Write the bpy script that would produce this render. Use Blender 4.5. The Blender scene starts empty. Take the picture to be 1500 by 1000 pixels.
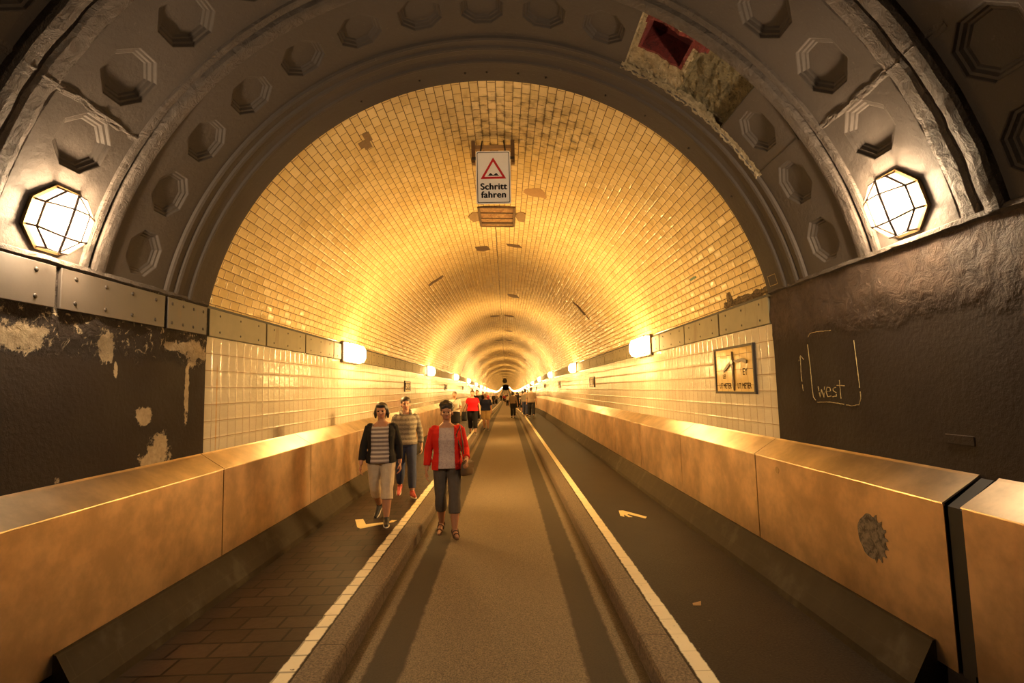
import bpy, bmesh, math, random
from mathutils import Vector, Matrix, noise
C = bpy.context.scene.collection
rnd = random.Random(7)
PI = math.pi
R_ = math.radians

# ------------------------------------------------------------------ camera
CAM = Vector((.123, 0, 1.666)); PITCH, YAW, ROLL = .0894, .0135, .0239
cp, sp, cy_, sy_ = math.cos(PITCH), math.sin(PITCH), math.cos(YAW), math.sin(YAW)
fw = Vector((sy_*cp, cy_*cp, sp)); rt = Vector((cy_, -sy_, 0)); up = rt.cross(fw)
r2 = rt*math.cos(ROLL)-up*math.sin(ROLL); u2 = up*math.cos(ROLL)+rt*math.sin(ROLL)
cd = bpy.data.cameras.new('camera'); cam = bpy.data.objects.new('camera', cd); C.objects.link(cam)
m = Matrix((r2, u2, -fw)).transposed().to_4x4(); m.translation = CAM
cam.matrix_world = m
cd.sensor_width = 36; cd.lens = 770/1500*36; cd.clip_end = 1000; cd.clip_start = .02
bpy.context.scene.camera = cam

# ------------------------------------------------------------------ dimensions
WX, RAD, ZC = 2.615, 2.667, 1.979      # wall half width, vault radius and centre height
AMAX = 78.75
PY = 4.8                               # where the tiled tube begins
END = 416.0
ZB, ZT = 2.21, 2.5                     # band of steel plates
KX, LX0, LX1, FX = .975, 1.185, 1.285, 2.24
SAG = [(-10, 0), (0, 0), (30, 0), (55, .40), (75, .68), (90, .9), (130, 1.3), (155, 1.42), (185, 1.4), (250, 1.0), (330, .1), (416, -.8), (450, -1.1)]
def sag(y):
    for i in range(1, len(SAG)-1):
        if y <= SAG[i+1][0] or i == len(SAG)-2:
            break
    i = max(0, min(i, len(SAG)-2))
    if y < SAG[1][0]: return 0
    (x0, a), (x1, b) = SAG[i], SAG[i+1]
    def sl(k):
        if k <= 1 or k >= len(SAG)-1: return 0 if k <= 2 else (SAG[-1][1]-SAG[-2][1])/(SAG[-1][0]-SAG[-2][0])
        if k == 2: return 0
        return (SAG[k+1][1]-SAG[k-1][1])/(SAG[k+1][0]-SAG[k-1][0])
    h = x1-x0; t = min(1, max(0, (y-x0)/h)); t2, t3 = t*t, t*t*t
    return (2*t3-3*t2+1)*a+(t3-2*t2+t)*h*sl(i)+(-2*t3+3*t2)*b+(t3-t2)*h*sl(i+1)
def slope(y): return -math.atan((sag(y+.5)-sag(y-.5)))
YS = [PY, 6, 8, 10, 13, 16, 20, 24, 28, 32]+[36+4.7*i for i in range(81)]
YS = [y for y in YS if y < END-1]+[END]
YN = [-5, -2, 0, 1.5, 3.0, PY]

# ------------------------------------------------------------------ nodes
class Mat:
    def __init__(s, name, rough=.6, metal=0.0, spec=.5):
        s.m = bpy.data.materials.new(name); s.m.use_nodes = True
        s.t = s.m.node_tree; s.b = s.t.nodes['Principled BSDF']
        s.b.inputs['Roughness'].default_value = rough; s.b.inputs['Metallic'].default_value = metal
        s.b.inputs['Specular IOR Level'].default_value = spec
    def n(s, typ, **kw):
        nd = s.t.nodes.new(typ)
        for k, v in kw.items():
            if isinstance(v, (bpy.types.NodeSocket,)) or k[0] == '_' or k in nd.inputs: pass
            else: setattr(nd, k, v)
        return nd
    def put(s, sock, v):
        if isinstance(v, bpy.types.NodeSocket): s.t.links.new(v, sock)
        elif isinstance(v, (int, float)) and sock.type == 'RGBA': sock.default_value = (v, v, v, 1)
        elif isinstance(v, (tuple, list)) and sock.type == 'RGBA' and len(v) == 3: sock.default_value = (*v, 1)
        else: sock.default_value = v
    def math(s, op, a, b=None, c=None, clamp=False):
        nd = s.n('ShaderNodeMath', operation=op, use_clamp=clamp)
        for i, v in enumerate((a, b, c)):
            if v is not None: s.put(nd.inputs[i], v)
        return nd.outputs[0]
    def vmath(s, op, a, b=None, scale=None):
        nd = s.n('ShaderNodeVectorMath', operation=op)
        s.put(nd.inputs[0], a)
        if b is not None: s.put(nd.inputs[1], b)
        if scale is not None: s.put(nd.inputs['Scale'], scale)
        return nd.outputs[0]
    def pos(s): return s.n('ShaderNodeTexCoord').outputs['Object']
    def uv(s): return s.n('ShaderNodeTexCoord').outputs['UV']
    def sep(s, v):
        nd = s.n('ShaderNodeSeparateXYZ'); s.put(nd.inputs[0], v); return nd.outputs
    def comb(s, x, y, z=0.0):
        nd = s.n('ShaderNodeCombineXYZ')
        for i, v in enumerate((x, y, z)): s.put(nd.inputs[i], v)
        return nd.outputs[0]
    def mapping(s, v, scale=(1, 1, 1), rot=(0, 0, 0), loc=(0, 0, 0)):
        nd = s.n('ShaderNodeMapping'); s.put(nd.inputs[0], v)
        nd.inputs['Scale'].default_value = scale; nd.inputs['Rotation'].default_value = rot; nd.inputs['Location'].default_value = loc
        return nd.outputs[0]
    def noise(s, v, scale, detail=4, rough=.55, dist=0.0, col=False):
        nd = s.n('ShaderNodeTexNoise'); s.put(nd.inputs['Vector'], v)
        nd.inputs['Scale'].default_value = scale; nd.inputs['Detail'].default_value = detail
        nd.inputs['Roughness'].default_value = rough; nd.inputs['Distortion'].default_value = dist
        return nd.outputs['Color' if col else 0]
    def ramp(s, f, a, b, lo=0.0, hi=1.0, smooth=True):
        nd = s.n('ShaderNodeMapRange', interpolation_type='SMOOTHSTEP' if smooth else 'LINEAR')
        s.put(nd.inputs[0], f); s.put(nd.inputs[1], a); s.put(nd.inputs[2], b); s.put(nd.inputs[3], lo); s.put(nd.inputs[4], hi)
        return nd.outputs[0]
    def mix(s, f, a, b, mode='MIX'):
        nd = s.n('ShaderNodeMix', data_type='RGBA', blend_type=mode, clamp_factor=True)
        s.put(nd.inputs[0], f); s.put(nd.inputs[6], a); s.put(nd.inputs[7], b); return nd.outputs[2]
    def brick(s, v, w, h, mortar, offset=.5, smooth=.1, c1=0.0, c2=1.0):
        nd = s.n('ShaderNodeTexBrick'); nd.offset = offset; nd.offset_frequency = 2; nd.squash = 1
        s.put(nd.inputs['Vector'], v); s.put(nd.inputs['Color1'], c1); s.put(nd.inputs['Color2'], c2)
        nd.inputs['Scale'].default_value = 1; nd.inputs['Mortar Size'].default_value = mortar
        nd.inputs['Mortar Smooth'].default_value = smooth; nd.inputs['Brick Width'].default_value = w; nd.inputs['Row Height'].default_value = h
        return nd.outputs['Color'], nd.outputs['Fac']
    def bump(s, h, strength=.5, dist=.01, normal=None):
        nd = s.n('ShaderNodeBump'); s.put(nd.inputs['Height'], h)
        nd.inputs['Strength'].default_value = strength; nd.inputs['Distance'].default_value = dist
        if normal is not None: s.put(nd.inputs['Normal'], normal)
        return nd.outputs[0]
    def set(s, **kw):
        for k, v in kw.items(): s.put(s.b.inputs[k.replace('_', ' ')], v)
        return s.m
    def ellipse(s, a, b, ca, cb, ra, rb, wob=None, amt=.6, soft=.25):
        """1 inside a wobbly ellipse in the plane (a, b)"""
        x = s.math('DIVIDE', s.math('SUBTRACT', a, ca), ra); y = s.math('DIVIDE', s.math('SUBTRACT', b, cb), rb)
        d = s.math('ADD', s.math('MULTIPLY', x, x), s.math('MULTIPLY', y, y))
        if wob is not None: d = s.math('ADD', d, s.math('MULTIPLY', s.math('SUBTRACT', wob, .5), amt*4))
        return s.ramp(d, 1+soft, 1-soft)

def simple(name, col, rough=.6, metal=0.0, var=.12, scale=25, bump=0.0, spec=.5):
    M = Mat(name, rough, metal, spec); p = M.pos()
    f = M.noise(p, scale, 4)
    c = M.mix(f, tuple(x*(1-var) for x in col), tuple(min(1, x*(1+var)) for x in col))
    M.set(Base_Color=c)
    if bump: M.set(Normal=M.bump(f, bump, .01))
    return M.m

def glazed(name, w, h, mortar, offset, col_a, col_b, grout, tilt, rough, wave, vault=False):
    M = Mat(name, rough, 0, .29 if vault else .45); uv = M.uv(); p = M.pos()
    warp = M.vmath('SCALE', M.vmath('SUBTRACT', M.noise(uv, 6, 2, col=True), (.5, .5, .5)), scale=.006)
    v = M.vmath('ADD', uv, warp)
    bc, fac = M.brick(v, w, h, mortar, offset)
    wn = M.n('ShaderNodeTexWhiteNoise', noise_dimensions='1D'); M.put(wn.inputs['W'], M.math('MULTIPLY', M.sep(bc)[0], 731.7))
    g = M.n('ShaderNodeNewGeometry')
    nrm = M.vmath('NORMALIZE', M.vmath('ADD', g.outputs['Normal'], M.vmath('SCALE', M.vmath('SUBTRACT', wn.outputs['Color'], (.5, .5, .5)), scale=tilt)))
    wv = M.noise(M.mapping(uv, (14, 22, 1)), 1, 2)
    _, pil = M.brick(v, w, h, .022, offset, 1.0)
    hgt = M.math('SUBTRACT', M.math('MULTIPLY', wv, wave), M.math('ADD', M.math('MULTIPLY', fac, .5), M.math('MULTIPLY', pil, .8)))
    n2 = M.bump(hgt, .55, .006, nrm)
    base = M.mix(M.sep(bc)[0], col_a, col_b)
    big = M.noise(uv, 1.1, 5, .6)
    base = M.mix(M.ramp(big, .42, .78, 0, .35), base, tuple(c*.55 for c in col_b))
    gr = M.mix(M.noise(uv, 2.2, 4), grout, tuple(c*3.2 for c in grout))
    c = M.mix(fac, base, gr)
    ro = M.math('ADD', M.math('MULTIPLY', fac, .6), rough)
    if vault:                                    # soot and dirty joints round the crown near the mouth
        P = M.sep(p)
        so = M.math('MULTIPLY', M.ellipse(P[0], P[1], .35, 5.75, .85, .75, M.noise(p, 3.0, 5), .5, .7), M.ramp(M.noise(p, 9, 6, .65), .42, .62))
        c = M.mix(M.math('MULTIPLY', so, M.ramp(pil, 0, 1, .38, .95)), c, (.10, .065, .03))
        st = M.ramp(M.noise(M.mapping(p, (7, 1.6, 7)), 1, 6, .7), .56, .72)
        near = M.ramp(P[1], 12, 7)
        c = M.mix(M.math('MULTIPLY', M.math('MULTIPLY', st, near), .45), c, (.22, .13, .05))
        ck = M.math('MULTIPLY', M.ramp(M.math('ABSOLUTE', M.math('ADD', P[0], M.math('MULTIPLY', M.math('SUBTRACT', M.noise(p, 1.5, 4), .5), .06))), .016, .006), M.ramp(P[1], 9.2, 9.5))
        c = M.mix(M.math('MULTIPLY', ck, .8), c, (.07, .04, .02))
    else:
        st = M.ramp(M.noise(M.mapping(p, (8, 8, .7)), 1, 5, .65), .60, .75)
        c = M.mix(M.math('MULTIPLY', st, .3), c, (.35, .2, .07))
        P = M.sep(p)
        rust = M.math('MULTIPLY', M.ramp(M.math('ABSOLUTE', M.math('SUBTRACT', P[1], 5.03)), .016, .004), M.math('MULTIPLY', M.ramp(P[0], -2, -2.4), M.math('MULTIPLY', M.ramp(P[2], 1.98, 1.9), M.ramp(M.noise(p, 9, 3), .3, .6, .3, 1))))
        c = M.mix(M.math('MULTIPLY', rust, .75), c, (.45, .22, .03))
    return M.set(Base_Color=c, Normal=n2, Roughness=ro)

VAULT_A, VAULT_B = (.76, .60, .31), (.66, .49, .22)
M_vault = glazed('glazed_vault_tiles', .165, .0868, .004, .5, VAULT_A, VAULT_B, (.05, .028, .01), .075, .14, .8, True)
M_wall = glazed('glazed_wall_tiles', .147, .156, .0028, 0, (.60, .55, .44), (.53, .475, .37), (.11, .065, .03), .024, .13, .8)

def dark_plaster(name, col, patches=None, rough_z=None, side=0):
    M = Mat(name, .75, 0, .25); p = M.pos(); P = M.sep(p)
    n1 = M.noise(p, 2.2, 6, .6); n2 = M.noise(p, 30, 5, .65)
    c = M.mix(n1, tuple(x*.7 for x in col), tuple(x*1.35 for x in col))
    c = M.mix(M.ramp(n2, .62, .72, 0, .35), c, tuple(x*1.9 for x in col))
    h = M.math('ADD', M.math('MULTIPLY', n1, .5), M.math('MULTIPLY', n2, .25))
    if rough_z:                                   # coarse thrown plaster above a height
        co = M.ramp(M.math('ADD', P[2], M.math('MULTIPLY', M.math('SUBTRACT', n1, .5), .5)), rough_z, rough_z+.25)
        vn = M.noise(p, 11, 7, .68, .6)
        h = M.math('ADD', h, M.math('MULTIPLY', M.math('MULTIPLY', vn, co), 3.2))
        c = M.mix(M.math('MULTIPLY', co, M.ramp(vn, .25, .75, .35, 1)), c, tuple(x*(3.6 if rough_z > 0 else 1.5) for x in col))
    if patches:
        wob = M.noise(p, 8, 9, .75); tot = None
        for (a, b, ra, rb) in patches:
            e = M.ellipse(P[1], P[2], a, b, ra, rb, wob, 1.9, .12)
            tot = e if tot is None else M.math('MAXIMUM', tot, e)
        c = M.mix(tot, c, M.mix(M.noise(p, 24, 4), (.20, .14, .08), (.52, .42, .28)))
        h = M.math('SUBTRACT', h, M.math('MULTIPLY', tot, .8))
        brk = M.math('MULTIPLY', M.ramp(M.math('ADD', P[2], M.math('MULTIPLY', M.math('SUBTRACT', wob, .5), .35)), 1.92, 2.06), M.ramp(P[1], 5, 4.6))
        chips = M.math('MULTIPLY', brk, M.ramp(M.noise(p, 13, 7, .7, 1.0), .56, .63))
        c = M.mix(chips, c, (.42, .33, .21))
        h = M.math('SUBTRACT', M.math('ADD', h, M.math('MULTIPLY', brk, M.math('MULTIPLY', M.noise(p, 14, 6, .7, .8), 2.2))), M.math('MULTIPLY', chips, .7))
    return M.set(Base_Color=c, Normal=M.bump(h, .8, .022), Roughness=M.ramp(n1, .3, .7, .7, .9))

LOWER = (.026, .017, .012)
M_dark_l = dark_plaster('dark_peeling_paint', LOWER, [(4.02, 1.53, .085, .07), (4.18, 1.20, .15, .17), (3.28, 1.12, .03, .08), (4.55, 1.72, .03, .28), (3.62, 2.02, .06, .11), (2.98, 2.03, .16, .09), (4.66, 2.05, .13, .12), (4.40, 2.08, .16, .045), (3.72, 1.86, .02, .05)])
M_dark_r = dark_plaster('dark_rough_plaster', LOWER, None, 1.98)
RING = (.058, .046, .038)
M_ring = dark_plaster('grey_brown_stucco', RING)
M_rib = dark_plaster('rough_stucco', tuple(x*1.12 for x in RING), None, -10)

def road_mat():
    M = Mat('worn_asphalt', .62, 0, .3); p = M.pos(); P = M.sep(p)
    g = M.noise(p, 95, 4, .7); l = M.noise(M.mapping(p, (1, .25, 1)), 2.5, 5)
    c = M.mix(M.ramp(g, .3, .75), (.06, .043, .028), (.30, .235, .155))
    c = M.mix(M.ramp(l, .3, .7, 0, .35), c, (.16, .12, .08))
    ax = M.math('ADD', M.math('ABSOLUTE', P[0]), M.math('MULTIPLY', M.math('SUBTRACT', M.noise(p, 7, 4), .5), .05))
    st = M.math('MULTIPLY', M.ramp(ax, .575, .61), M.ramp(ax, .855, .82))
    c = M.mix(M.math('MULTIPLY', st, .93), c, M.mix(l, (.032, .025, .018), (.055, .042, .029)))
    ed = M.ramp(ax, .9, .97)
    c = M.mix(M.math('MULTIPLY', ed, .6), c, (.04, .03, .02))
    sp = M.ramp(M.noise(p, 5.5, 2), .76, .79)
    c = M.mix(M.math('MULTIPLY', sp, .6), c, (.03, .022, .016))
    h = M.math('MULTIPLY', g, M.math('SUBTRACT', 1.0, M.math('MULTIPLY', st, .7)))
    return M.set(Base_Color=c, Normal=M.bump(h, .5, .006), Roughness=M.math('ADD', .62, M.math('MULTIPLY', st, .1)))
def paint(M, c, p, P, joint):
    ax = M.math('ADD', M.math('ABSOLUTE', P[0]), M.math('MULTIPLY', M.math('SUBTRACT', M.noise(p, 13, 5, .7), .5), .035))
    ln = M.math('MULTIPLY', M.ramp(ax, LX0-.006, LX0+.006), M.ramp(ax, LX1+.006, LX1-.006))
    worn = M.ramp(M.noise(p, 26, 6, .7), .31, .37)
    f = M.math('MULTIPLY', M.math('MULTIPLY', ln, worn), M.math('SUBTRACT', 1.0, M.math('MULTIPLY', joint, .55)))
    return M.mix(f, c, M.mix(M.noise(p, 3, 4), (.62, .54, .36), (.82, .74, .54)))
def paver_mat():
    M = Mat('brown_pavers', .5, 0, .1); p = M.pos(); P = M.sep(p)
    v = M.vmath('ADD', p, M.vmath('SCALE', M.noise(p, 4, 2, col=True), scale=.012))
    bc, fac = M.brick(M.mapping(v, loc=(.06, .05, 0)), .275, .2, .010, .42)
    n = M.noise(p, 18, 5)
    c = M.mix(M.sep(bc)[0], (.022, .012, .008), (.046, .027, .018))
    c = M.mix(M.ramp(n, .3, .8, 0, .5), c, (.022, .014, .010))
    c = M.mix(fac, c, (.005, .003, .002))
    c = paint(M, c, p, P, fac)
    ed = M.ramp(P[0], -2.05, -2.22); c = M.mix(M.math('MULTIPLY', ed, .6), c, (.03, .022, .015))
    return M.set(Base_Color=c, Normal=M.bump(M.math('SUBTRACT', M.math('MULTIPLY', n, .3), fac), .6, .008))
def slab_mat():
    M = Mat('dark_walkway', .6, 0, .12); p = M.pos(); P = M.sep(p)
    bc, fac = M.brick(M.mapping(p, rot=(0, 0, R_(45)), loc=(.1, .3, 0)), .62, .46, .005, 0)
    g = M.noise(p, 70, 4, .65); l = M.noise(p, 2.4, 5)
    c = M.mix(M.ramp(g, .3, .75), (.011, .008, .006), (.042, .030, .021)); c = M.mix(M.ramp(l, .35, .7, 0, .5), c, (.032, .024, .017))
    c = M.mix(M.math('MULTIPLY', fac, .75), c, (.02, .014, .01))
    _, f2 = M.brick(p, 4.0, .23, .004, 0)
    c = paint(M, c, p, P, M.math('MULTIPLY', f2, M.ramp(l, .4, .6, .3, 1)))
    sp = M.ramp(M.noise(p, 33, 2), .74, .77); c = M.mix(M.math('MULTIPLY', sp, .5), c, (.25, .2, .14))
    return M.set(Base_Color=c, Normal=M.bump(M.math('SUBTRACT', g, M.math('MULTIPLY', fac, .8)), .4, .006))
def kerb_mat():
    M = Mat('granite_kerb', .6, 0, .25); p = M.pos(); P = M.sep(p)
    g = M.noise(p, 60, 5, .7)
    c = M.mix(M.ramp(g, .3, .75), (.06, .043, .03), (.24, .18, .125))
    j = M.ramp(M.math('ABSOLUTE', M.math('SUBTRACT', M.math('FRACT', M.math('DIVIDE', P[1], 1.05)), .5)), .006, .003)
    c = M.mix(M.math('MULTIPLY', j, .8), c, (.02, .015, .01))
    return M.set(Base_Color=c, Normal=M.bump(g, .5, .006))
def plinth_mat():
    M = Mat('stained_concrete', .7, 0, .12); p = M.pos(); P = M.sep(p)
    bc, fac = M.brick(M.comb(P[1], P[2]), .62, .13, .003, .5)
    n = M.noise(p, 6, 6, .65)
    c = M.mix(n, (.026, .019, .011), (.062, .046, .027))
    c = M.mix(M.math('MULTIPLY', fac, .5), c, (.06, .045, .025))
    c = M.mix(M.ramp(M.noise(p, 3, 4), .55, .7, 0, .5), c, (.09, .075, .05))
    return M.set(Base_Color=c, Normal=M.bump(n, .4, .01))
def steel_sheet(name, tint):
    M = Mat(name, .3, 1.0); p = M.pos()
    g = M.n('ShaderNodeNewGeometry').outputs['Position']
    br = M.noise(M.mapping(g, (1, 150, 4)), 1, 3, .6); sm = M.noise(M.mapping(g, (1, 1, .6)), 1.8, 3, .5, .3); wv = M.noise(M.mapping(g, (1, 1.8, .9)), 1, 1)
    sc = M.ramp(M.noise(M.mapping(g, (1, 3, 40), rot=(.5, 0, 0)), 1, 6, .7), .58, .80)
    c = M.mix(M.ramp(M.noise(g, 3.1, 6, .65), .3, .7), tuple(x*.66 for x in tint), tint); c = M.mix(M.math('MULTIPLY', sc, .22), c, tuple(x*.6 for x in tint))
    ro = M.math('ADD', M.ramp(sm, .25, .75, .30, .38), M.math('MULTIPLY', br, .03))
    h = wv
    return M.set(Base_Color=c, Roughness=ro, Normal=M.bump(h, .10, .03))
def plate_mat(name, a, b):
    M = Mat(name, .55, .0); p = M.n('ShaderNodeNewGeometry').outputs['Position']
    n = M.noise(p, 5, 6, .65); c = M.mix(n, a, b)
    ru = M.ramp(M.noise(M.mapping(p, (6, 6, 1.2)), 1, 5, .7), .56, .7); c = M.mix(M.math('MULTIPLY', ru, .5), c, (.12, .06, .02))
    return M.set(Base_Color=c, Normal=M.bump(n, .3, .006))

M_road, M_paver, M_slab, M_kerb, M_plinth = road_mat(), paver_mat(), slab_mat(), kerb_mat(), plinth_mat()
M_sheet = steel_sheet('brushed_metal', (.93, .68, .46)); M_lid = steel_sheet('brushed_metal_lid', (.82, .66, .48))
M_plate = plate_mat('olive_steel', (.15, .125, .07), (.27, .23, .135))
M_plate_near = plate_mat('painted_steel', tuple(x*1.05 for x in RING), tuple(x*1.5 for x in RING))
M_black = simple('black_gap', (.012, .010, .009), .6)
M_iron = simple('dark_iron', (.035, .026, .02), .5, .3)
M_brass = simple('aged_brass', (.42, .30, .14), .35, .9)
M_bar = simple('lead_bar', (.10, .07, .05), .5, .6)
def glow(name, col, strength):
    M = Mat(name, .3); M.set(Base_Color=(.9, .88, .82), Emission_Color=col); M.b.inputs['Emission Strength'].default_value = strength
    return M.m
M_glow = glow('lit_opal_glass', (1, .60, .20), 18)
M_glow_front = glow('lit_opal_front', (1, .60, .20), 62)
def lantern_glass():
    M = Mat('lit_clear_glass', .3); t = M.t
    e = M.n('ShaderNodeEmission'); e.inputs[0].default_value = (1, .80, .60, 1); e.inputs[1].default_value = 2.2
    tr = M.n('ShaderNodeBsdfTransparent'); tr.inputs[0].default_value = (.9, .87, .8, 1)
    mx = M.n('ShaderNodeMixShader'); mx.inputs[0].default_value = .6
    t.links.new(tr.outputs[0], mx.inputs[1]); t.links.new(e.outputs[0], mx.inputs[2])
    t.links.new(mx.outputs[0], t.nodes['Material Output'].inputs[0]); return M.m
M_glow2 = lantern_glass()

# ------------------------------------------------------------------ mesh helpers
def link(name, me, mat, parent=None):
    o = bpy.data.objects.new(name, me); C.objects.link(o)
    for mm in (mat if isinstance(mat, (list, tuple)) else [mat]):
        if mm: me.materials.append(mm)
    if parent: o.parent = parent
    return o
def obj(name, bm, mat, parent=None, smooth=False):
    me = bpy.data.meshes.new(name); bmesh.ops.recalc_face_normals(bm, faces=bm.faces); bm.to_mesh(me); bm.free()
    if smooth: me.polygons.foreach_set('use_smooth', [True]*len(me.polygons))
    return link(name, me, mat, parent)
def thing(name, label, cat, loc=(0, 0, 0), rz=0, group=None, rx=0):
    o = bpy.data.objects.new(name, None); C.objects.link(o); o.empty_display_size = .1
    o.location = loc; o.rotation_euler = (rx, 0, rz); return tag(o, label, cat, group)
def tag(o, label, cat, group=None):
    o['label'] = label; o['category'] = cat
    if group: o['group'] = group
    return o
def struct(o): o['kind'] = 'structure'; return o
def dup(root, loc, rx=0, rz=0, label=None):
    r = root.copy(); C.objects.link(r); r.location = loc; r.rotation_euler = (rx, 0, rz)
    if label: r['label'] = label
    for ch in list(root.children):
        c = ch.copy(); C.objects.link(c); c.parent = r
        for g in list(ch.children):
            d = g.copy(); C.objects.link(d); d.parent = c
    return r
def grid(name, us, vs, f, uvf, mat, flip=False, smooth=True):
    verts = [f(u, v) for v in vs for u in us]; n = len(us); faces = []
    for j in range(len(vs)-1):
        for i in range(n-1):
            q = (j*n+i, j*n+i+1, (j+1)*n+i+1, (j+1)*n+i); faces.append(q[::-1] if flip else q)
    me = bpy.data.meshes.new(name); me.from_pydata(verts, [], faces)
    uvl = me.uv_layers.new(name='UVMap')
    for lp in me.loops:
        i, j = lp.vertex_index % n, lp.vertex_index//n; uvl.data[lp.index].uv = uvf(us[i], vs[j])
    if smooth: me.polygons.foreach_set('use_smooth', [True]*len(me.polygons))
    return link(name, me, mat)
def box(bm, x0, x1, y0, y1, z0, z1):
    vs = [bm.verts.new(p) for p in ((x0, y0, z0), (x1, y0, z0), (x1, y1, z0), (x0, y1, z0), (x0, y0, z1), (x1, y0, z1), (x1, y1, z1), (x0, y1, z1))]
    for q in ((0, 3, 2, 1), (4, 5, 6, 7), (0, 1, 5, 4), (1, 2, 6, 5), (2, 3, 7, 6), (3, 0, 4, 7)): bm.faces.new([vs[i] for i in q])
    return vs
def rod(bm, a, b, r, seg=6, r1=None):
    a, b = Vector(a), Vector(b); d = (b-a).normalized(); u = d.orthogonal().normalized(); w = d.cross(u); r1 = r if r1 is None else r1
    A = [bm.verts.new(a+(u*math.cos(t)+w*math.sin(t))*r) for t in (2*PI*i/seg for i in range(seg))]
    B = [bm.verts.new(b+(u*math.cos(t)+w*math.sin(t))*r1) for t in (2*PI*i/seg for i in range(seg))]
    for i in range(seg): bm.faces.new((A[i], A[(i+1) % seg], B[(i+1) % seg], B[i]))
    bm.faces.new(A[::-1]); bm.faces.new(B)
def extrude_profile(bm, prof, ys, closed=False, sagged=False, sx=1):
    rows = []
    for y in ys: rows.append([bm.verts.new((sx*x, y, z-(sag(y) if sagged else 0))) for x, z in prof])
    n = len(prof)
    for j in range(len(ys)-1):
        for i in range(n if closed else n-1):
            k = (i+1) % n; bm.faces.new((rows[j][i], rows[j][k], rows[j+1][k], rows[j+1][i]))
    if closed:
        bm.faces.new(rows[0][::-1]); bm.faces.new(rows[-1])
def barrel(a, y, t=0.0):
    """a point on the vault, angle a in degrees from the crown, t metres inward"""
    r = RAD-t; q = R_(a); return Vector((r*math.sin(q), y, ZC+r*math.cos(q)-sag(y)))
def slab(bm, pts, front, back):
    """closed slab between two point lists"""
    F = [bm.verts.new(p) for p in front]; B = [bm.verts.new(p) for p in back]; n = len(F)
    bm.faces.new(F); bm.faces.new(B[::-1])
    for i in range(n): bm.faces.new((F[i], B[i], B[(i+1) % n], F[(i+1) % n]))

# ------------------------------------------------------------------ the setting
ALLY = YN+YS[1:]
def floor_piece(name, x0, x1, z, mat):
    bm = bmesh.new(); extrude_profile(bm, [(x0, z), (x1, z), (x1, z-.25), (x0, z-.25)], ALLY, True, True)
    return struct(obj(name, bm, mat))
floor_piece('floor', -KX, KX, -.15, M_road)
floor_piece('floor_left', -WX-.05, -LX0+.02, 0, M_paver)
floor_piece('floor_right', LX0-.02, WX+.05, 0, M_slab)
for s, nm in ((-1, 'trim_1'), (1, 'trim_2')):
    bm = bmesh.new(); extrude_profile(bm, [(KX, -.38), (KX, -.03), (KX+.012, -.006), (KX+.03, .002), (LX0-.02, .002), (LX0-.02, -.38)], ALLY, True, True, s)
    struct(obj(nm, bm, M_kerb))
for s, nm in ((-1, 'baseboard_left'), (1, 'baseboard_right')):
    y0 = 3.05 if s < 0 else 2.92
    bm = bmesh.new(); extrude_profile(bm, [(FX, 0), (FX+.01, .05), (2.375, .27), (2.47, .30), (2.47, 0)], [y0, 3.9, PY]+YS[1:], True, True, s)
    struct(obj(nm, bm, M_plinth))
for s, nm in ((-1, 'wall_left'), (1, 'wall_right')):
    g_ = grid(nm, [0, 1.0, ZB, ZT], YS, lambda z, y: (s*WX, y, z-sag(y)), lambda z, y: (y-PY, z-1.12), M_wall, flip=s > 0); struct(g_)
bm_y = [-5+.1*i for i in range(99)]
for s, nm, mt in ((-1, 'wall_portal_left', M_dark_l), (1, 'wall_portal_right', M_dark_r)):
    zs = [0, .3, .6, .9]+[1.0+.05*i for i in range(31)]
    def wf(z, y, s=s):
        t = .006
        if z > 1.2:
            k = min(1, max(0, (z-1.9)/.25)) if s < 0 else min(1, max(0, (z-1.95)/.3))
            t += k*.020*(noise.fractal(Vector((s*3, y*5, z*5)), 1, 2, 4)+.4)
        if y > PY-.06: t = max(t, .004)
        return (s*(WX-t), y, z)
    struct(grid(nm, zs, bm_y+[PY+.02], wf, lambda z, y: (y, z), mt, flip=s > 0))
for s, nm in ((-1, 'trim_16'), (1, 'trim_17')):
    bm = bmesh.new(); extrude_profile(bm, [(WX-.001, ZB), (WX-.004, ZB), (WX-.004, ZT), (WX-.001, ZT)], YS, True, True, s); struct(obj(nm, bm, M_black))
angs = [-AMAX+2*AMAX*i/96 for i in range(97)]
ceil = struct(grid('ceiling', angs, YS, lambda a, y: tuple(barrel(a, y)), lambda a, y: (y-PY, R_(a)*RAD), M_vault))
# dark rough base behind the plinth's end
for s, nm in ((-1, 'trim_3'), (1, 'trim_4')):
    bm = bmesh.new(); extrude_profile(bm, [(2.42, 0), (2.44, .12), (2.5, .32), (2.6, .34), (2.6, 0)], [-5+.2*i for i in range(40)]+[3.0], True, False, s)
    for v in bm.verts: v.co.x += s*.03*noise.noise(v.co*4)
    struct(obj(nm, bm, M_dark_r))
bm = bmesh.new(); box(bm, -3.2, 3.2, -5.3, -5, -.5, 5); struct(obj('wall_back', bm, M_dark_r))
# far end: dark portal ring and the wall behind it
bm = bmesh.new(); box(bm, -3, 3, END+6, END+6.3, -1, 6)
fe = struct(obj('wall_far_end', bm, M_dark_r)); fe.location.z = .8
bm = bmesh.new()
rows = [[bm.verts.new(barrel(a, y, .0)) for a in angs] for y in (END, END+6)]
for i in range(len(angs)-1): bm.faces.new((rows[0][i], rows[0][i+1], rows[1][i+1], rows[1][i]))
struct(obj('ceiling_far_end', bm, M_ring))

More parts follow.
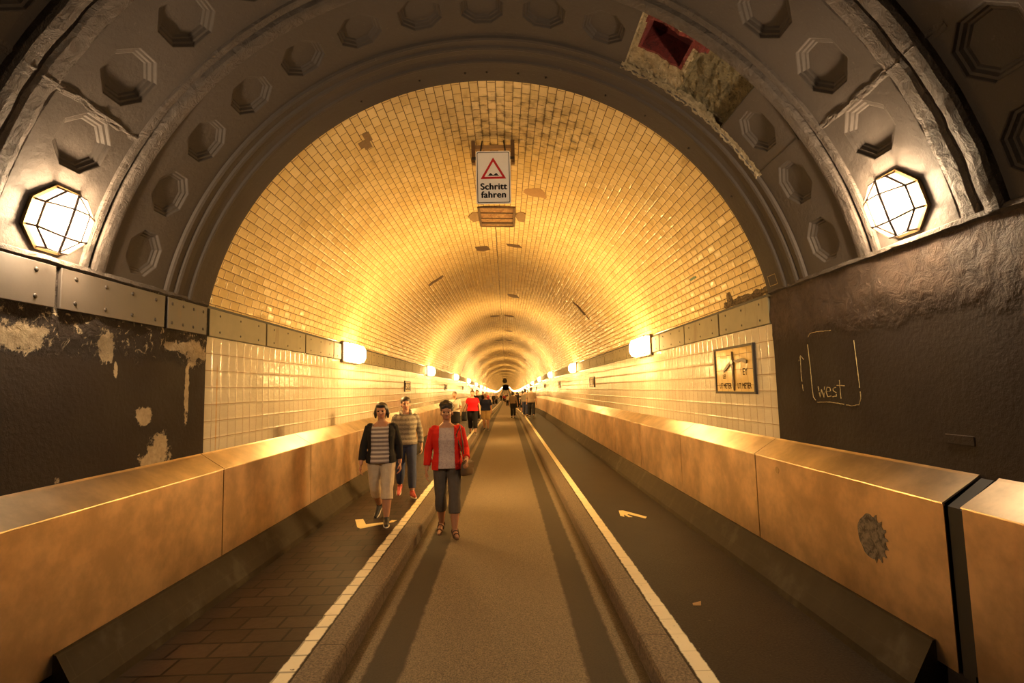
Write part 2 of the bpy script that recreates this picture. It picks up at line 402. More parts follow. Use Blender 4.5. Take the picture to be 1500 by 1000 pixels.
# ---- coffered lining of the near portal
PITCHA = 10.5
OCT = []                               # unit octagon outline, flat sides to the axes, 32 points
for i in range(32):
    a = 2*PI*i/32; k = (a+PI/8) % (PI/4)-PI/8; OCT.append((math.cos(a)*1/math.cos(k)*math.cos(PI/8), math.sin(a)*1/math.cos(k)*math.cos(PI/8)))
def rect_pt(a, hx, hy0, hy1):
    c, s = math.cos(a), math.sin(a); hy = hy1 if s > 0 else hy0
    k = min(hx/abs(c) if abs(c) > 1e-6 else 1e9, hy/abs(s) if abs(s) > 1e-6 else 1e9); return (c*k, s*k)
def cell(bm, ac, y0, y1, yc, ro, coffer=True, t0=0.0):
    hx = PITCHA/2
    def P(du, y, t): return bm.verts.new(barrel(ac+du, y, t))
    loops = []
    # exact rectangle corners: use 8 multiples; angle of corners adjusted by using rect points through corners
    def rectloop():
        L = []
        for i in range(32):
            # walk the perimeter so that every 4th point pairs an octagon vertex or mid side
            a = 2*PI*i/32
            u, v = rect_pt(a, R_(hx)*RAD, yc-y0, y1-yc)
            L.append([u, v])
        for q in (4, 12, 20, 28):
            sx_ = 1 if q in (4, 28) else -1; sy2 = 1 if q in (4, 12) else -1
            L[q] = [sx_*R_(hx)*RAD, (y1-yc) if sy2 > 0 else -(yc-y0)]
        return L
    prof = [(ro*1.03, t0), (ro, t0-.003), (ro*.96, t0-.016), (ro*.88, t0-.018), (ro*.85, t0-.026), (ro*.82, t0-.033), (ro*.76, t0-.035), (ro*.71, t0-.044)] if coffer else [(ro, t0)]
    rl = rectloop()
    loops.append([P(math.degrees(u/RAD), yc+v, t0) for u, v in rl])
    for r, t in prof: loops.append([P(math.degrees(u*r/RAD), yc+v*r, t) for u, v in OCT])
    for A, B in zip(loops, loops[1:]):
        for i in range(32): bm.faces.new((A[i], A[(i+1) % 32], B[(i+1) % 32], B[i]))
    bm.faces.new(loops[-1])
bm = bmesh.new()
for k in range(-7, 8):
    if k not in (3, 4): cell(bm, k*PITCHA, 3.56, 4.20, 3.885, .178)
    cell(bm, k*PITCHA, 2.76, 3.36, 3.06 if abs(k) < 7 else 3.1, .185, abs(k) < 7)
    cell(bm, k*PITCHA, 1.95, 2.47, 2.25, .182)
for f in bm.faces: f.smooth = False
bmesh.ops.remove_doubles(bm, verts=bm.verts, dist=1e-4)
lining = struct(obj('ceiling_portal', bm, M_ring))
def ring_strip(prof, mat, name, jit=0.0, n=150):
    """a moulding swept round the vault; prof = (y, t inward)"""
    bm = bmesh.new(); rows = []
    for i in range(n+1):
        a = -AMAX+2*AMAX*i/n; row = []
        for j, (y, t) in enumerate(prof):
            q = noise.fractal(Vector((a*.25, y*6, 1.3)), 1, 2, 4)*jit if 0 < j < len(prof)-1 else 0
            row.append(bm.verts.new(barrel(a, y+q*.7, t+q)))
        rows.append(row)
    for i in range(n):
        for j in range(len(prof)-1): bm.faces.new((rows[i][j], rows[i][j+1], rows[i+1][j+1], rows[i+1][j]))
    o = obj(name, bm, mat, smooth=False); struct(o); return o
ring_strip([(4.20, 0), (4.205, .02), (4.225, .028), (4.24, .02), (4.30, .018), (4.31, .034), (4.33, .04), (4.35, .03), (4.42, .022), (4.475, .03), (4.485, .046), (4.505, .05), (4.52, .042), (4.60, .036), (4.78, .034), (4.81, .03), (4.815, -.03)], M_ring, 'trim_5')
ring_strip([(3.36, 0), (3.365, .016), (3.38, .02), (3.415, .018), (3.425, -.012), (3.44, -.014), (3.45, .026), (3.47, .034), (3.52, .034), (3.545, .03), (3.56, 0)], M_rib, 'trim_6', .002)
ring_strip([(2.47, -.0), (2.475, .03), (2.49, .05), (2.53, .055), (2.57, .05), (2.585, -.02), (2.605, -.025), (2.615, .02), (2.64, .03), (2.70, .03), (2.73, .022), (2.745, -.006), (2.76, 0)], M_rib, 'trim_7', .008)
ring_strip([(-5, 0), (0, 0), (1.6, 0), (1.65, .05), (1.8, .05), (1.85, .02), (1.95, 0)], M_rib, 'trim_8', .004)
# crumbling seams across the rings
for s, nm in ((-1, 'trim_9'), (1, 'trim_10')):
    bm = bmesh.new(); rows = []
    for i in range(61):
        y = 2.36+1.03*i/60; row = []
        for j in range(9):
            q = j/8-.5
            f = noise.fractal(Vector((y*9, q*3, s*5)), 1, 2, 5)
            row.append(bm.verts.new(barrel(s*58.6+q*1.5+.35*noise.noise(Vector((y*5, 3, s))), y, -.004+(.011+.012*f)*math.cos(q*PI) + (.05 if 2.49 < y < 2.57 else .028 if 2.62 < y < 2.73 else 0)*math.cos(q*PI))))
        rows.append(row)
    for i in range(60):
        for j in range(8): bm.faces.new((rows[i][j], rows[i][j+1], rows[i+1][j+1], rows[i+1][j]))
    struct(obj(nm, bm, M_rib))
# thin ledge where lining meets wall
for s, nm in ((-1, 'trim_11'), (1, 'trim_12')):
    bm = bmesh.new(); rows = []
    for i in range(90):
        y = .5+(PY-.5)*i/89; q = .008*noise.fractal(Vector((y*4, s, 0)), 1, 2, 4)
        rows.append([bm.verts.new((s*x, y, z)) for x, z in ((WX, ZT+.03+q), (WX-.035-q, ZT+.012), (WX-.04-q, ZT-.012+q), (WX, ZT-.03))])
    for i in range(89):
        for j in range(3): bm.faces.new((rows[i][j], rows[i][j+1], rows[i+1][j+1], rows[i+1][j]))
    struct(obj(nm, bm, M_rib))

# ---- the broken part of the inner ring (right of the crown)
def rough_mat(name, a, b, c3, dist=.03):
    M = Mat(name, .85); p = M.pos(); n = M.noise(p, 12, 7, .7, .5); n2 = M.noise(p, 34, 5, .7)
    c = M.mix(M.ramp(n, .3, .7), a, b); c = M.mix(M.ramp(n2, .55, .65), c, c3)
    return M.set(Base_Color=c, Normal=M.bump(M.math('ADD', n, n2), .9, dist))
M_stone = rough_mat('bare_mossy_stone', (.06, .047, .02), (.17, .13, .062), (.03, .022, .01))
M_plas = rough_mat('crumbled_plaster', (.16, .12, .065), (.32, .25, .15), (.09, .065, .035), .02)
M_redox = rough_mat('red_lead_paint', (.075, .006, .005), (.13, .010, .007), (.04, .004, .003), .01)
bm = bmesh.new(); N1, N2 = 70, 34; rows = []; fm = {}
A0, A1 = 2.5*PITCHA, 4.5*PITCHA
for i in range(N1+1):
    a = A0+(A1-A0)*i/N1; row = []
    for j in range(N2+1):
        y = 3.56+.64*j/N2
        n = noise.fractal(Vector((a*.6, y*7, 4)), 1, 2, 5)
        edge = min(i, N1-i, j, N2-j)
        t = -.045+.022*n
        if 28 < a < 35.2 and 3.64 < y < 3.93: t = -.20
        elif a < 37.2: t = -.02+.018*n
        if edge == 0: t = 0
        row.append(bm.verts.new(barrel(a, y, t)))
    rows.append(row)
for i in range(N1):
    for j in range(N2):
        f = bm.faces.new((rows[i][j], rows[i][j+1], rows[i+1][j+1], rows[i+1][j]))
        a = A0+(A1-A0)*(i+.5)/N1; y = 3.56+.64*(j+.5)/N2
        n = noise.noise(Vector((a*.8, y*9, 2)))
        if 27.4 < a < 35.9 and 3.615 < y < 3.955 or (a < 38.2 and 3.6 < y < 3.69 and a > 27) : f.material_index = 2
        elif a < 36.8+n: f.material_index = 1
        if min(i, j, N2-1-j) == 0 and f.material_index != 2 or min(j, N2-1-j) <= 1 and n > .05: f.material_index = 1
struct(obj('trim_13', bm, [M_stone, M_plas, M_redox], lining))
# chalky crumbs along its lower edge
bm = bmesh.new(); rows = []
for i in range(121):
    a = 25.8+(58.5-25.8)*i/120
    row = []
    for j in range(7):
        q = j/6; n = noise.fractal(Vector((a*1.1, q*2, 9)), 1, 2, 5)
        row.append(bm.verts.new(barrel(a, 4.17+.06*q+.02*n, (.008+.014*n)*math.sin(q*PI)+(.022 if q > .6 else 0))))
    rows.append(row)
for i in range(120):
    for j in range(6): bm.faces.new((rows[i][j], rows[i][j+1], rows[i+1][j+1], rows[i+1][j]))
struct(obj('trim_14', bm, M_plas, lining))
# cracks around the loose coffer slab next to it
bm = bmesh.new()
def crack(pts, w):
    for (a, y), (b, z) in zip(pts, pts[1:]):
        n = 8
        for i in range(n):
            p = barrel(a+(b-a)*i/n+.12*noise.noise(Vector((a+i, y, 1))), y+(z-y)*i/n, .001); q = barrel(a+(b-a)*(i+1)/n+.12*noise.noise(Vector((a+i+1, y, 1))), y+(z-y)*(i+1)/n, .001)
            rod(bm, p, q, w*(.6+.6*abs(noise.noise(Vector((a*3+i, z*5, 0))))), 5)
crack([(47.3, 3.58), (47.4, 4.19)], .007); crack([(57.6, 3.6), (57.9, 4.19)], .004); crack([(47.3, 3.58), (52, 3.57), (58, 3.6)], .006)
struct(obj('trim_15', bm, M_black, lining))

# ---- missing tiles, cracks and the broken box on the vault (parts of the ceiling)
M_bare = simple('bare_mortar', (.20, .125, .055), .85, var=.3, bump=.5)
M_bare2 = simple('sooty_mortar', (.10, .06, .03), .85, var=.3, bump=.5)
M_tan = simple('patched_mortar', (.34, .20, .08), .8, var=.2, bump=.3)
def patch(pts, mat, name='bare_patch', t=.004):
    bm = bmesh.new()
    slab(bm, None, [barrel(a, y, t) for a, y in pts], [barrel(a, y, -.004) for a, y in pts]); o = obj(name, bm, mat, ceil); return struct(o)
def blob(ac, yc, ra, ry, mat, n=18, seed=0, steps=True):
    pts = []
    for i in range(n):
        q = 2*PI*i/n; r = 1+.45*noise.noise(Vector((math.cos(q)*1.7+seed, math.sin(q)*1.7, seed)))
        pts.append((ac+ra*math.cos(q)*r, yc+ry*math.sin(q)*r))
    return patch(pts, mat)
patch([(-31.0, 5.33), (-29.2, 5.33), (-29.2, 5.22), (-27.6, 5.22), (-27.6, 5.40), (-28.4, 5.40), (-28.4, 5.52), (-30.2, 5.52), (-30.2, 5.45), (-31.0, 5.45)], M_bare)
blob(13.6, 7.62, 4.0, .17, M_tan, seed=3)
def a_of(x): return math.degrees(math.asin(x/RAD))
for (a0, a1, y, w) in ((-37.2, -28.6, 12.1, .20), (45.4, 55.4, 13.35, .20), (55.8, 58.8, 13.25, .12), (-72, -64, 32.2, .5)):
    n = 7; lo_, hi_ = [], []
    for i in range(n):
        a = a0+(a1-a0)*i/(n-1); q = .35*noise.noise(Vector((a*.9, y, 0)))*w
        lo_.append((a, y-w*(.5+.3*noise.noise(Vector((a, 1, y))))+q)); hi_.append((a, y+w*(.5+.3*noise.noise(Vector((a, 7, y))))+q))
    patch(lo_+hi_[::-1], M_bare2)
for (x, y, hx, hy) in ((-.30, 10.9, .16, .22), (.36, 10.7, .17, .12), (.42, 16.6, .2, .3), (-.25, 21.3, .22, .25), (.33, 21.3, .22, .25), (.36, 27, .2, .3), (-.2, 32, .25, .3), (.36, 32, .25, .3)):
    a = a_of(x); d = math.degrees(hx/RAD)
    patch([(a-d, y-hy), (a+d*.6, y-hy*.8), (a+d, y+hy*.6), (a, y+hy), (a-d*.8, y+hy*.4)], M_bare2)
patch([(67.8, 6.3), (68.4, 6.3), (68.4, 6.5), (67.8, 6.5)], simple('green_chip', (.04, .12, .06), .4))
# broken box where bare courses show (behind the hanging sign)
bx_ = struct(patch([(a_of(-.26), 8.35), (a_of(.33), 8.35), (a_of(.33), 9.35), (a_of(-.26), 9.35)], rough_mat('bare_brick_courses', (.16, .08, .03), (.36, .22, .09), (.15, .03, .015), .02), 'bare_brick_patch', .006))
bm = bmesh.new()
for y in (8.35, 8.62, 8.9, 9.14, 9.35):
    rod(bm, barrel(a_of(-.26), y, .01), barrel(a_of(.33), y+.03, .01), .014 if y != 9.14 else .03, 6)
for a in (a_of(-.26), a_of(.33)): rod(bm, barrel(a, 8.35, .01), barrel(a, 9.35, .01), .022, 6)
struct(obj('broken_edge', bm, M_bare2, ceil))
bm = bmesh.new()
for a, w in ((a_of(-.37), .1), (a_of(.43), .1)):
    slab(bm, None, [barrel(a+d, y, .012) for d, y in ((-2, 8.75), (0, 8.55), (2, 8.6), (2, 9.05), (-.5, 9.05))], [barrel(a+d, y, 0) for d, y in ((-2, 8.75), (0, 8.55), (2, 8.6), (2, 9.05), (-.5, 9.05))])
struct(obj('broken_edge', bm, M_bare, ceil))
# broken strip above the right plates
bm = bmesh.new(); rows = []
for i in range(61):
    y = 4.83+1.0*i/60; rows.append([])
    for j in range(7):
        n = noise.fractal(Vector((y*8, j*.7, 3)), 1, 2, 4); rows[-1].append(bm.verts.new(barrel(78.7-1.5*j/6*(1.0+.25*n) - (1.9 if 5.60 < y < 5.74 else 0)*j/6, y, -.002+(.010+.012*n)*math.sin(PI*(j+.6)/7))))
for i in range(60):
    for j in range(6): bm.faces.new((rows[i][j], rows[i][j+1], rows[i+1][j+1], rows[i+1][j]))
struct(obj('broken_edge', bm, rough_mat('dark_rubble', (.05, .035, .02), (.22, .15, .07), (.02, .015, .01)), ceil))
# bolts along the smooth edge of the mouth
for a in (-13.5, -4.2, .2, 6.6, 12.3, 25, 34, -26, 45, 58):
    bm = bmesh.new(); p = barrel(a, 4.66, .034); rod(bm, p, barrel(a, 4.66, .044), .011, 8); rod(bm, barrel(a, 4.66, .043), barrel(a, 4.66, .05), .006, 6)
    struct(obj('bolt', bm, M_iron, lining))

# ------------------------------------------------------------------ riveted plates
def plate_mesh(L, mat, name, far=False, z0=ZB+.005, z1=ZT-.03):
    bm = bmesh.new()
    h = z1-z0
    box(bm, -.012, .012, .016, L-.016, z0, z1)
    if not far:
        bmesh.ops.bevel(bm, geom=list(bm.edges), offset=.004, segments=1, affect='EDGES')
    return bm, h
def riveted(L, far, s, n=3, dark=False, name='riveted_steel_plate', mats=None):
    bm, h = plate_mesh(L, None, name, far)
    o = obj(name, bm, mats or M_plate)
    if not far:
        b2 = bmesh.new(); bmesh.ops.create_icosphere(b2, subdivisions=2, radius=.0125 if not dark else .015, matrix=Matrix.Diagonal((.55, 1, 1, 1)))
        r = None
        for i in range(n):
            for z in (ZB+.055, ZT-.08):
                if r is None: r = obj('rivet', b2, M_iron, o, True)
                else: r = r.copy(); C.objects.link(r)
                r.location = (-s*.011, L*(i+.5)/n, z)
    return o
ORD = ['first', 'second', 'third', 'fourth', 'fifth', 'sixth', 'seventh', 'eighth', 'ninth', 'tenth', 'eleventh', 'twelfth']
LAMP0, LAMPP = 9.2, 9.4
PL = LAMPP/8                                                # eight plates to a bay
lefts = {-1: 'left', 1: 'right'}
for s in (-1, 1):
    side = lefts[s]
    near = riveted(PL, False, s); far = None; cnt = 0
    y = PY+.02; k = 0; stuff = bmesh.new()
    if s < 0:
        for d_, mk in ((.0, 1), (.6, 1)): pass
    first = True
    while y < END-2:
        if k < 140:
            if first: o = near; first = False
            elif k < 24: o = dup(near, (0, 0, 0))
            else:
                if far is None: far = riveted(PL, True, s); o = far
                else: o = dup(far, (0, 0, 0))
            o.location = (s*(WX-.012), y, -sag(y)); o.rotation_euler = (slope(y+.5), 0, 0)
            lab = ('%s olive riveted steel plate from the portal above the %s tiled wall' % (ORD[k], side)) if k < 6 else 'small riveted steel plate in the band between lamps far along the %s wall' % side if k >= 24 else 'riveted steel plate in the band past the first lamp on the %s wall' % side
            tag(o, lab, 'steel plate', 'riveted plates along the %s wall' % side)
        else:
            yy = y+PL-.012; d = sag(y)
            box(stuff, s*(WX-.012)-.012, s*(WX-.012)+.012, y, yy, ZB-d, ZT-.03-d)
        y += PL; k += 1
    struct(obj('trim_18' if s < 0 else 'trim_19', stuff, M_plate))
# painted plates on the near left wall
for i, (y0, y1, n, lab) in enumerate(((2.27, 3.18, 3, 'grey brown riveted steel plate just under the left portal lantern'), (3.185, 4.20, 4, 'grey brown riveted steel plate right of the one under the left lantern'), (4.205, PY-.01, 4, 'cracked narrow riveted steel plate ending at the left tiled wall'), (1.2, 2.265, 3, 'riveted steel plate cut off by the left edge of the photo'))):
    o = riveted(y1-y0, False, -1, n, True, mats=M_plate_near); o.location = (-WX+.022, y0, 0)
    tag(o, lab, 'steel plate', 'painted plates on the portal wall')

# ------------------------------------------------------------------ metal guard panels
PANL = 2.09
BX = 2.392
def panel_parts(root, L, s, far=False):
    def prof_mesh(prof, y0, y1):
        bm = bmesh.new(); extrude_profile(bm, prof, [y0, y1], True, False, s); return bm
    g = .007
    f = obj('front_sheet', prof_mesh([(BX, .17), (BX, 1.008), (BX+.004, 1.014), (BX+.012, 1.010), (BX+.006, 1.0), (BX+.006, .178), (BX+.035, .178), (BX+.035, .17)], g, L-g), M_sheet, root)
    l = obj('lid', prof_mesh([(BX-.006, 1.014), (BX-.004, 1.020), (WX-.03, 1.146), (WX-.016, 1.158), (WX-.010, 1.150), (WX-.026, 1.138), (BX, 1.012)], g-.002, L-g+.002), M_lid, root)
    if far: return
    j = obj('joint_strip', prof_mesh([(BX+.012, .2), (BX+.012, 1.0), (WX-.02, 1.136), (WX-.02, 1.12), (BX+.03, .99), (BX+.03, .2)], L-.02, L+.02), M_black, root)
    bm = bmesh.new(); box(bm, s*(BX+.0), s*(BX+.035), L*.86, L*.86+.035, .135, .175); box(bm, s*BX, s*(BX+.012), L*.86-.01, L*.86+.045, .12, .137)
    obj('clip', bm, M_iron, root)
first_joint = {-1: 4.77, 1: 4.87}; right_panels = []
for s in (-1, 1):
    side = lefts[s]; start = first_joint[s]-2*PANL
    proto = thing('metal_guard_panel', 'x', 'guard panel', group='metal guard panels along the %s wall' % side); panel_parts(proto, PANL, s)
    fproto = None; stuff = bmesh.new()
    k = 0; y = start
    names = {-1: ['brushed metal guard panel cut off by the lower left corner', 'large brushed metal guard panel under the peeling dark left wall', 'brushed metal guard panel just past the dark left wall, under the rust streak',
                  'brushed metal guard panel beside the woman in the striped top'],
             1: ['brushed metal guard panel cut off by the right edge, before the black gap', 'brushed metal guard panel with the scraped sticker patch', 'brushed metal guard panel under the relief tile sign', 'brushed metal guard panel next after the one under the relief sign']}[s]
    while y < END-1:
        if k < 149:
            if k == 0: o = proto
            elif k < 16: o = dup(proto, (0, 0, 0))
            elif fproto is None:
                fproto = thing('metal_guard_panel', 'x', 'guard panel', group='metal guard panels along the %s wall' % side); panel_parts(fproto, PANL, s, True); o = fproto
            else: o = dup(fproto, (0, 0, 0))
            yy = y
            o.location = (0, yy, -sag(y)); o.rotation_euler = (slope(y+1), 0, 0)
            if s > 0 and k == 0: o.location.y = y-.10
            if s > 0: right_panels.append(o)
            o['label'] = names[k] if k < len(names) else '%s brushed metal guard panel past the portal along the %s wall' % (ORD[k-2], side) if k < 9 else 'narrow looking metal guard panel in the far row along the %s wall' % side
        else:
            d = sag(y); box(stuff, s*BX, s*(BX+.2), y, y+PANL-.015, .17-d, 1.05-d)
        y += PANL; k += 1
    so = obj('metal_guard_panels', stuff, M_sheet); so['kind'] = 'stuff'; tag(so, 'farthest guard panels of the %s wall where the tunnel rises' % side, 'guard panels', 'metal guard panels along the %s wall' % side)
# black strip added for the shade in the gap between the right panels
bm = bmesh.new(); extrude_profile(bm, [(BX+.012, .16), (BX+.012, 1.005), (WX-.02, 1.142), (WX-.02, 1.1), (BX+.05, .97), (BX+.05, .16)], [2.70, 2.772], True)
tag(obj('gap_shade_strip', bm, M_black), 'wide black strip for the shaded gap between the two nearest right guard panels', 'gap strip')
# sticker residue and screw cap on the right panel
def residue():
    bm = bmesh.new()
    M = Mat('sticker_residue', .7); p = M.pos(); n = M.noise(p, 26, 6, .7, .6)
    M.set(Base_Color=M.mix(M.ramp(n, .35, .62), (.05, .038, .028), (.24, .19, .14)))
    cy, cz, n_ = 3.36, .69, 90; F = []; B = []
    for i in range(n_):
        q = 2*PI*i/n_; c, s_ = math.cos(q), math.sin(q)
        r = .135*(1+.10*noise.noise(Vector((c*2, s_*2, 3))))
        if c < -.1: r *= 1+.22*max(0, math.sin(q*17))-.06
        F.append((BX-.0022, cy+c*r*.95, cz+s_*r*1.0-.10*c*0)); B.append((BX+.001, cy+c*r*.95, cz+s_*r))
    slab(bm, None, F, B); return obj('sticker_residue', bm, M.m)
def onto(o, root):
    o.parent = root; o.matrix_parent_inverse = Matrix.Translation(-root.location); return o
onto(residue(), right_panels[1])['label'] = 'ragged grey patch of scraped sticker'
bm = bmesh.new(); rod(bm, (BX-.003, 4.48, .93), (BX+.004, 4.48, .93), .028, 20); bmesh.ops.recalc_face_normals(bm, faces=bm.faces)
onto(obj('round_plug', bm, simple('plug_metal', (.5, .36, .2), .45, .8)), right_panels[1])

# ------------------------------------------------------------------ lamps
def wall_lamp():
    """long faceted box lantern; local x = out of the wall, y along, z up"""
    L, H = .94, .36; root = thing('wall_lamp', 'x', 'lamp')
    bm = bmesh.new(); box(bm, 0, .03, -L/2, L/2, -H/2, H/2); bmesh.ops.bevel(bm, geom=[e for e in bm.edges], offset=.006, segments=1, affect='EDGES')
    obj('back_plate', bm, M_bar, root)
    l, h = L/2-.02, H/2-.02
    base = [(.03, -l, -h), (.03, l, -h), (.03, l, h), (.03, -l, h)]
    mid = [(.125, -l, -h+.01), (.125, l, -h+.01), (.125, l, h-.01), (.125, -l, h-.01)]
    fr = [(.19, -l+.09, -h+.085), (.19, l-.09, -h+.085), (.19, l-.09, h-.085), (.19, -l+.09, h-.085)]
    bm = bmesh.new(); V = [[bm.verts.new(p) for p in q] for q in (base, mid, fr)]
    for A, B in zip(V, V[1:]):
        for i in range(4): bm.faces.new((A[i], A[(i+1) % 4], B[(i+1) % 4], B[i]))
    f_ = bm.faces.new(V[2]); f_.material_index = 1; bm.faces.new(V[0][::-1]); obj('glass', bm, [M_glow, M_glow_front], root)
    bm = bmesh.new()
    for q in (base, mid, fr):
        for i in range(4): rod(bm, q[i], q[(i+1) % 4], .0065)
    for A, B in ((base, mid), (mid, fr)):
        for i in range(4): rod(bm, A[i], B[i], .0065)
    obj('frame', bm, M_bar, root)
    ld = bpy.data.lights.new('lamp_light', 'AREA'); ld.shape = 'RECTANGLE'; ld.size = .72; ld.size_y = .17; ld.energy = 56; ld.color = (1, .60, .20); ld.spread = R_(108)
    lo = bpy.data.objects.new('lamp_light', ld); C.objects.link(lo); lo.parent = root; lo.matrix_local = Matrix(((0, 0, -1, .2), (1, 0, 0, 0), (0, -1, 0, 0), (0, 0, 0, 1)))
    return root
lp = wall_lamp(); first = True
for s in (-1, 1):
    k = 0
    while True:
        y = LAMP0+LAMPP*k+(0 if s < 0 else .05)
        if y > END-3: break
        lab = '%s bright box lamp from the portal on the %s wall' % (ORD[k], lefts[s]) if k < 6 else 'tiny bright box lamp far down the %s wall' % lefts[s]
        if first: o = lp; first = False
        else: o = dup(lp, (0, 0, 0))
        o.location = (s*(WX-.02), y, 2.35-sag(y)); o.rotation_euler = (0, 0, PI if s > 0 else 0); o['label'] = lab; o['group'] = 'box lamps along the %s wall' % lefts[s]
        k += 1
def lantern():
    """octagonal faceted lantern; local z = out of the vault, y along the tunnel, x round the vault"""
    root = thing('octagonal_lantern', 'x', 'lamp', group='portal lanterns')
    oc = lambda r, w: [(r*u, r*v, w) for u, v in (OCT[i] for i in range(2, 34, 4) for i in [i % 32])]
    bm = bmesh.new(); A, B, A2 = ([bm.verts.new(p) for p in oc(r, w)] for r, w in ((.214, 0), (.214, .026), (.19, .03)))
    for P, Q in ((A, B), (B, A2)):
        for i in range(8): bm.faces.new((P[i], P[(i+1) % 8], Q[(i+1) % 8], Q[i]))
    bm.faces.new(A2); obj('back_plate', bm, M_brass, root)
    o8 = oc(.196, .03)                           # 22.5, 67.5, ... degrees
    w1, w2 = .085, .15
    sk = [(x*.97, y*.97, w1) for x, y, _ in o8]
    fr = [(.085, .055, w2), (-.085, .055, w2), (-.085, -.055, w2), (.085, -.055, w2)]
    xt, xb = (.178, 0, w1+.012), (-.178, 0, w1+.012)
    bm = bmesh.new(); b8 = [bm.verts.new(p) for p in o8]; s8 = [bm.verts.new(p) for p in sk]; f4 = [bm.verts.new(p) for p in fr]; T, U = bm.verts.new(xt), bm.verts.new(xb)
    for i in range(8): bm.faces.new((b8[i], b8[(i+1) % 8], s8[(i+1) % 8], s8[i]))
    q = s8   # 0:(+x,+y small) 1:(+y) 2:(-x,+y) 3:(-x) 4:(-x,-y) 5 6 7
    faces = [f4, (f4[0], f4[3], T), (f4[1], U, f4[2]), (f4[0], f4[1], q[2], q[1]), (f4[3], q[6], q[5], f4[2]),
             (f4[0], q[1], q[0], T), (f4[3], T, q[7], q[6]), (T, q[0], q[7]), (f4[1], U, q[3], q[2]), (f4[2], q[5], q[4], U), (U, q[4], q[3])]
    for f in faces: bm.faces.new(f)
    bm.faces.new(b8[::-1]); obj('glass', bm, M_glow2, root)
    bm = bmesh.new()
    ed = [(fr[i], fr[(i+1) % 4]) for i in range(4)]+[(fr[0], xt), (fr[3], xt), (fr[1], xb), (fr[2], xb), (fr[0], sk[1]), (fr[1], sk[2]), (fr[2], sk[5]), (fr[3], sk[6])]
    ed += [(sk[i], sk[(i+1) % 8]) for i in range(8)]+[(sk[i], o8[i]) for i in range(8)]
    for a, b in ed: rod(bm, a, b, .0068)
    obj('frame', bm, M_bar, root)
    bm = bmesh.new(); rod(bm, (0, 0, .028), (0, 0, .05), .022, 10); bmesh.ops.create_icosphere(bm, subdivisions=2, radius=.03, matrix=Matrix.Translation((0, 0, .06)))
    obj('bulb', bm, glow('lit_bulb', (1, .76, .5), 30), root)
    ld = bpy.data.lights.new('lantern_light', 'POINT'); ld.energy = 215; ld.color = (1, .76, .50); ld.shadow_soft_size = .065
    lo = bpy.data.objects.new('lantern_light', ld); C.objects.link(lo); lo.location = (0, 0, .10); lo.parent = root
    return root
ln = lantern()
for s in (-1, 1):
    o = ln if s < 0 else dup(ln, (0, 0, 0))
    a = s*73.5; p = barrel(a, 3.10, -.004)
    ez = Vector((-math.sin(R_(a)), 0, -math.cos(R_(a)))); ex = Vector((-math.cos(R_(a))*s, 0, math.sin(R_(a))*s)); ey = ez.cross(ex)
    M4 = Matrix((ex, ey, ez)).transposed().to_4x4(); M4.translation = p; o.matrix_world = M4
    o['label'] = 'glowing octagonal lantern on the %s side of the coffered portal' % lefts[s]

# ------------------------------------------------------------------ signs and marks
def text(body, size, parent, loc, mat, name='lettering', bold=0.0, sx=1.0, rot=(PI/2, 0, 0), depth=.0008, spacing=1.0):
    cu = bpy.data.curves.new(name, 'FONT'); cu.body = body; cu.size = size; cu.align_x = 'CENTER'; cu.align_y = 'CENTER'
    cu.extrude = depth; cu.space_character = spacing; cu.materials.append(mat)
    o = bpy.data.objects.new(name, cu); C.objects.link(o); o.location = loc; bpy.context.view_layer.update(); me = bpy.data.meshes.new_from_object(o.evaluated_get(bpy.context.evaluated_depsgraph_get())); bpy.data.objects.remove(o)
    if bold:                                       # heavier strokes
        b = bmesh.new(); b.from_mesh(me); src = list(b.verts)+list(b.edges)+list(b.faces)
        for dx, dy in ((-bold, 0), (bold, 0), (0, bold*.6), (0, -bold*.6)):
            g = bmesh.ops.duplicate(b, geom=src); bmesh.ops.translate(b, verts=[v for v in g['geom'] if isinstance(v, bmesh.types.BMVert)], vec=(dx, dy, 0))
        b.to_mesh(me); b.free()
    o = bpy.data.objects.new(name, me); C.objects.link(o); o.location = loc; o.rotation_euler = rot; o.scale = (sx, 1, 1); o.parent = parent; return o
def rrect(w, h, r, n=6):
    pts = []
    for cx, cz, a0 in ((w-r, h-r, 0), (-w+r, h-r, 90), (-w+r, -h+r, 180), (w-r, -h+r, 270)):
        for i in range(n+1): q = R_(a0+90*i/n); pts.append((cx+r*math.cos(q), cz+r*math.sin(q)))
    return pts
def flat(pts, y0, y1):
    bm = bmesh.new(); slab(bm, None, [(x, y0, z) for x, z in pts], [(x, y1, z) for x, z in pts]); return bm
def ringmesh(po, pi, y0, y1):
    bm = bmesh.new(); n = len(po)
    L = [[bm.verts.new((x, y, z)) for x, z in p] for p, y in ((po, y0), (pi, y0), (pi, y1), (po, y1))]
    for A, B in ((0, 1), (1, 2), (2, 3), (3, 0)):
        for i in range(n): bm.faces.new((L[A][i], L[A][(i+1) % n], L[B][(i+1) % n], L[B][i]))
    return bm
M_white = simple('sign_white', (.88, .85, .82), .4, var=.04); M_ink = simple('sign_black', (.012, .012, .022), .5); M_red = simple('sign_red', (.50, .012, .02), .4, var=.05)
SW, SH = .202, .318
sg = thing('warning_sign', 'white warning sign reading Schritt fahren hanging from the tiled vault', 'sign', (.032, 5.95, 4.13))
obj('sign_board', flat(rrect(SW, SH, .022), 0, .012), M_white, sg)
obj('border', ringmesh(rrect(SW-.012, SH-.012, .018), rrect(SW-.020, SH-.020, .014), -.0012, .002), M_ink, sg)
T3 = lambda r, dz=0: [(r*math.sin(R_(q)), dz+r*math.cos(R_(q))) for q in (0, -120, 120)]
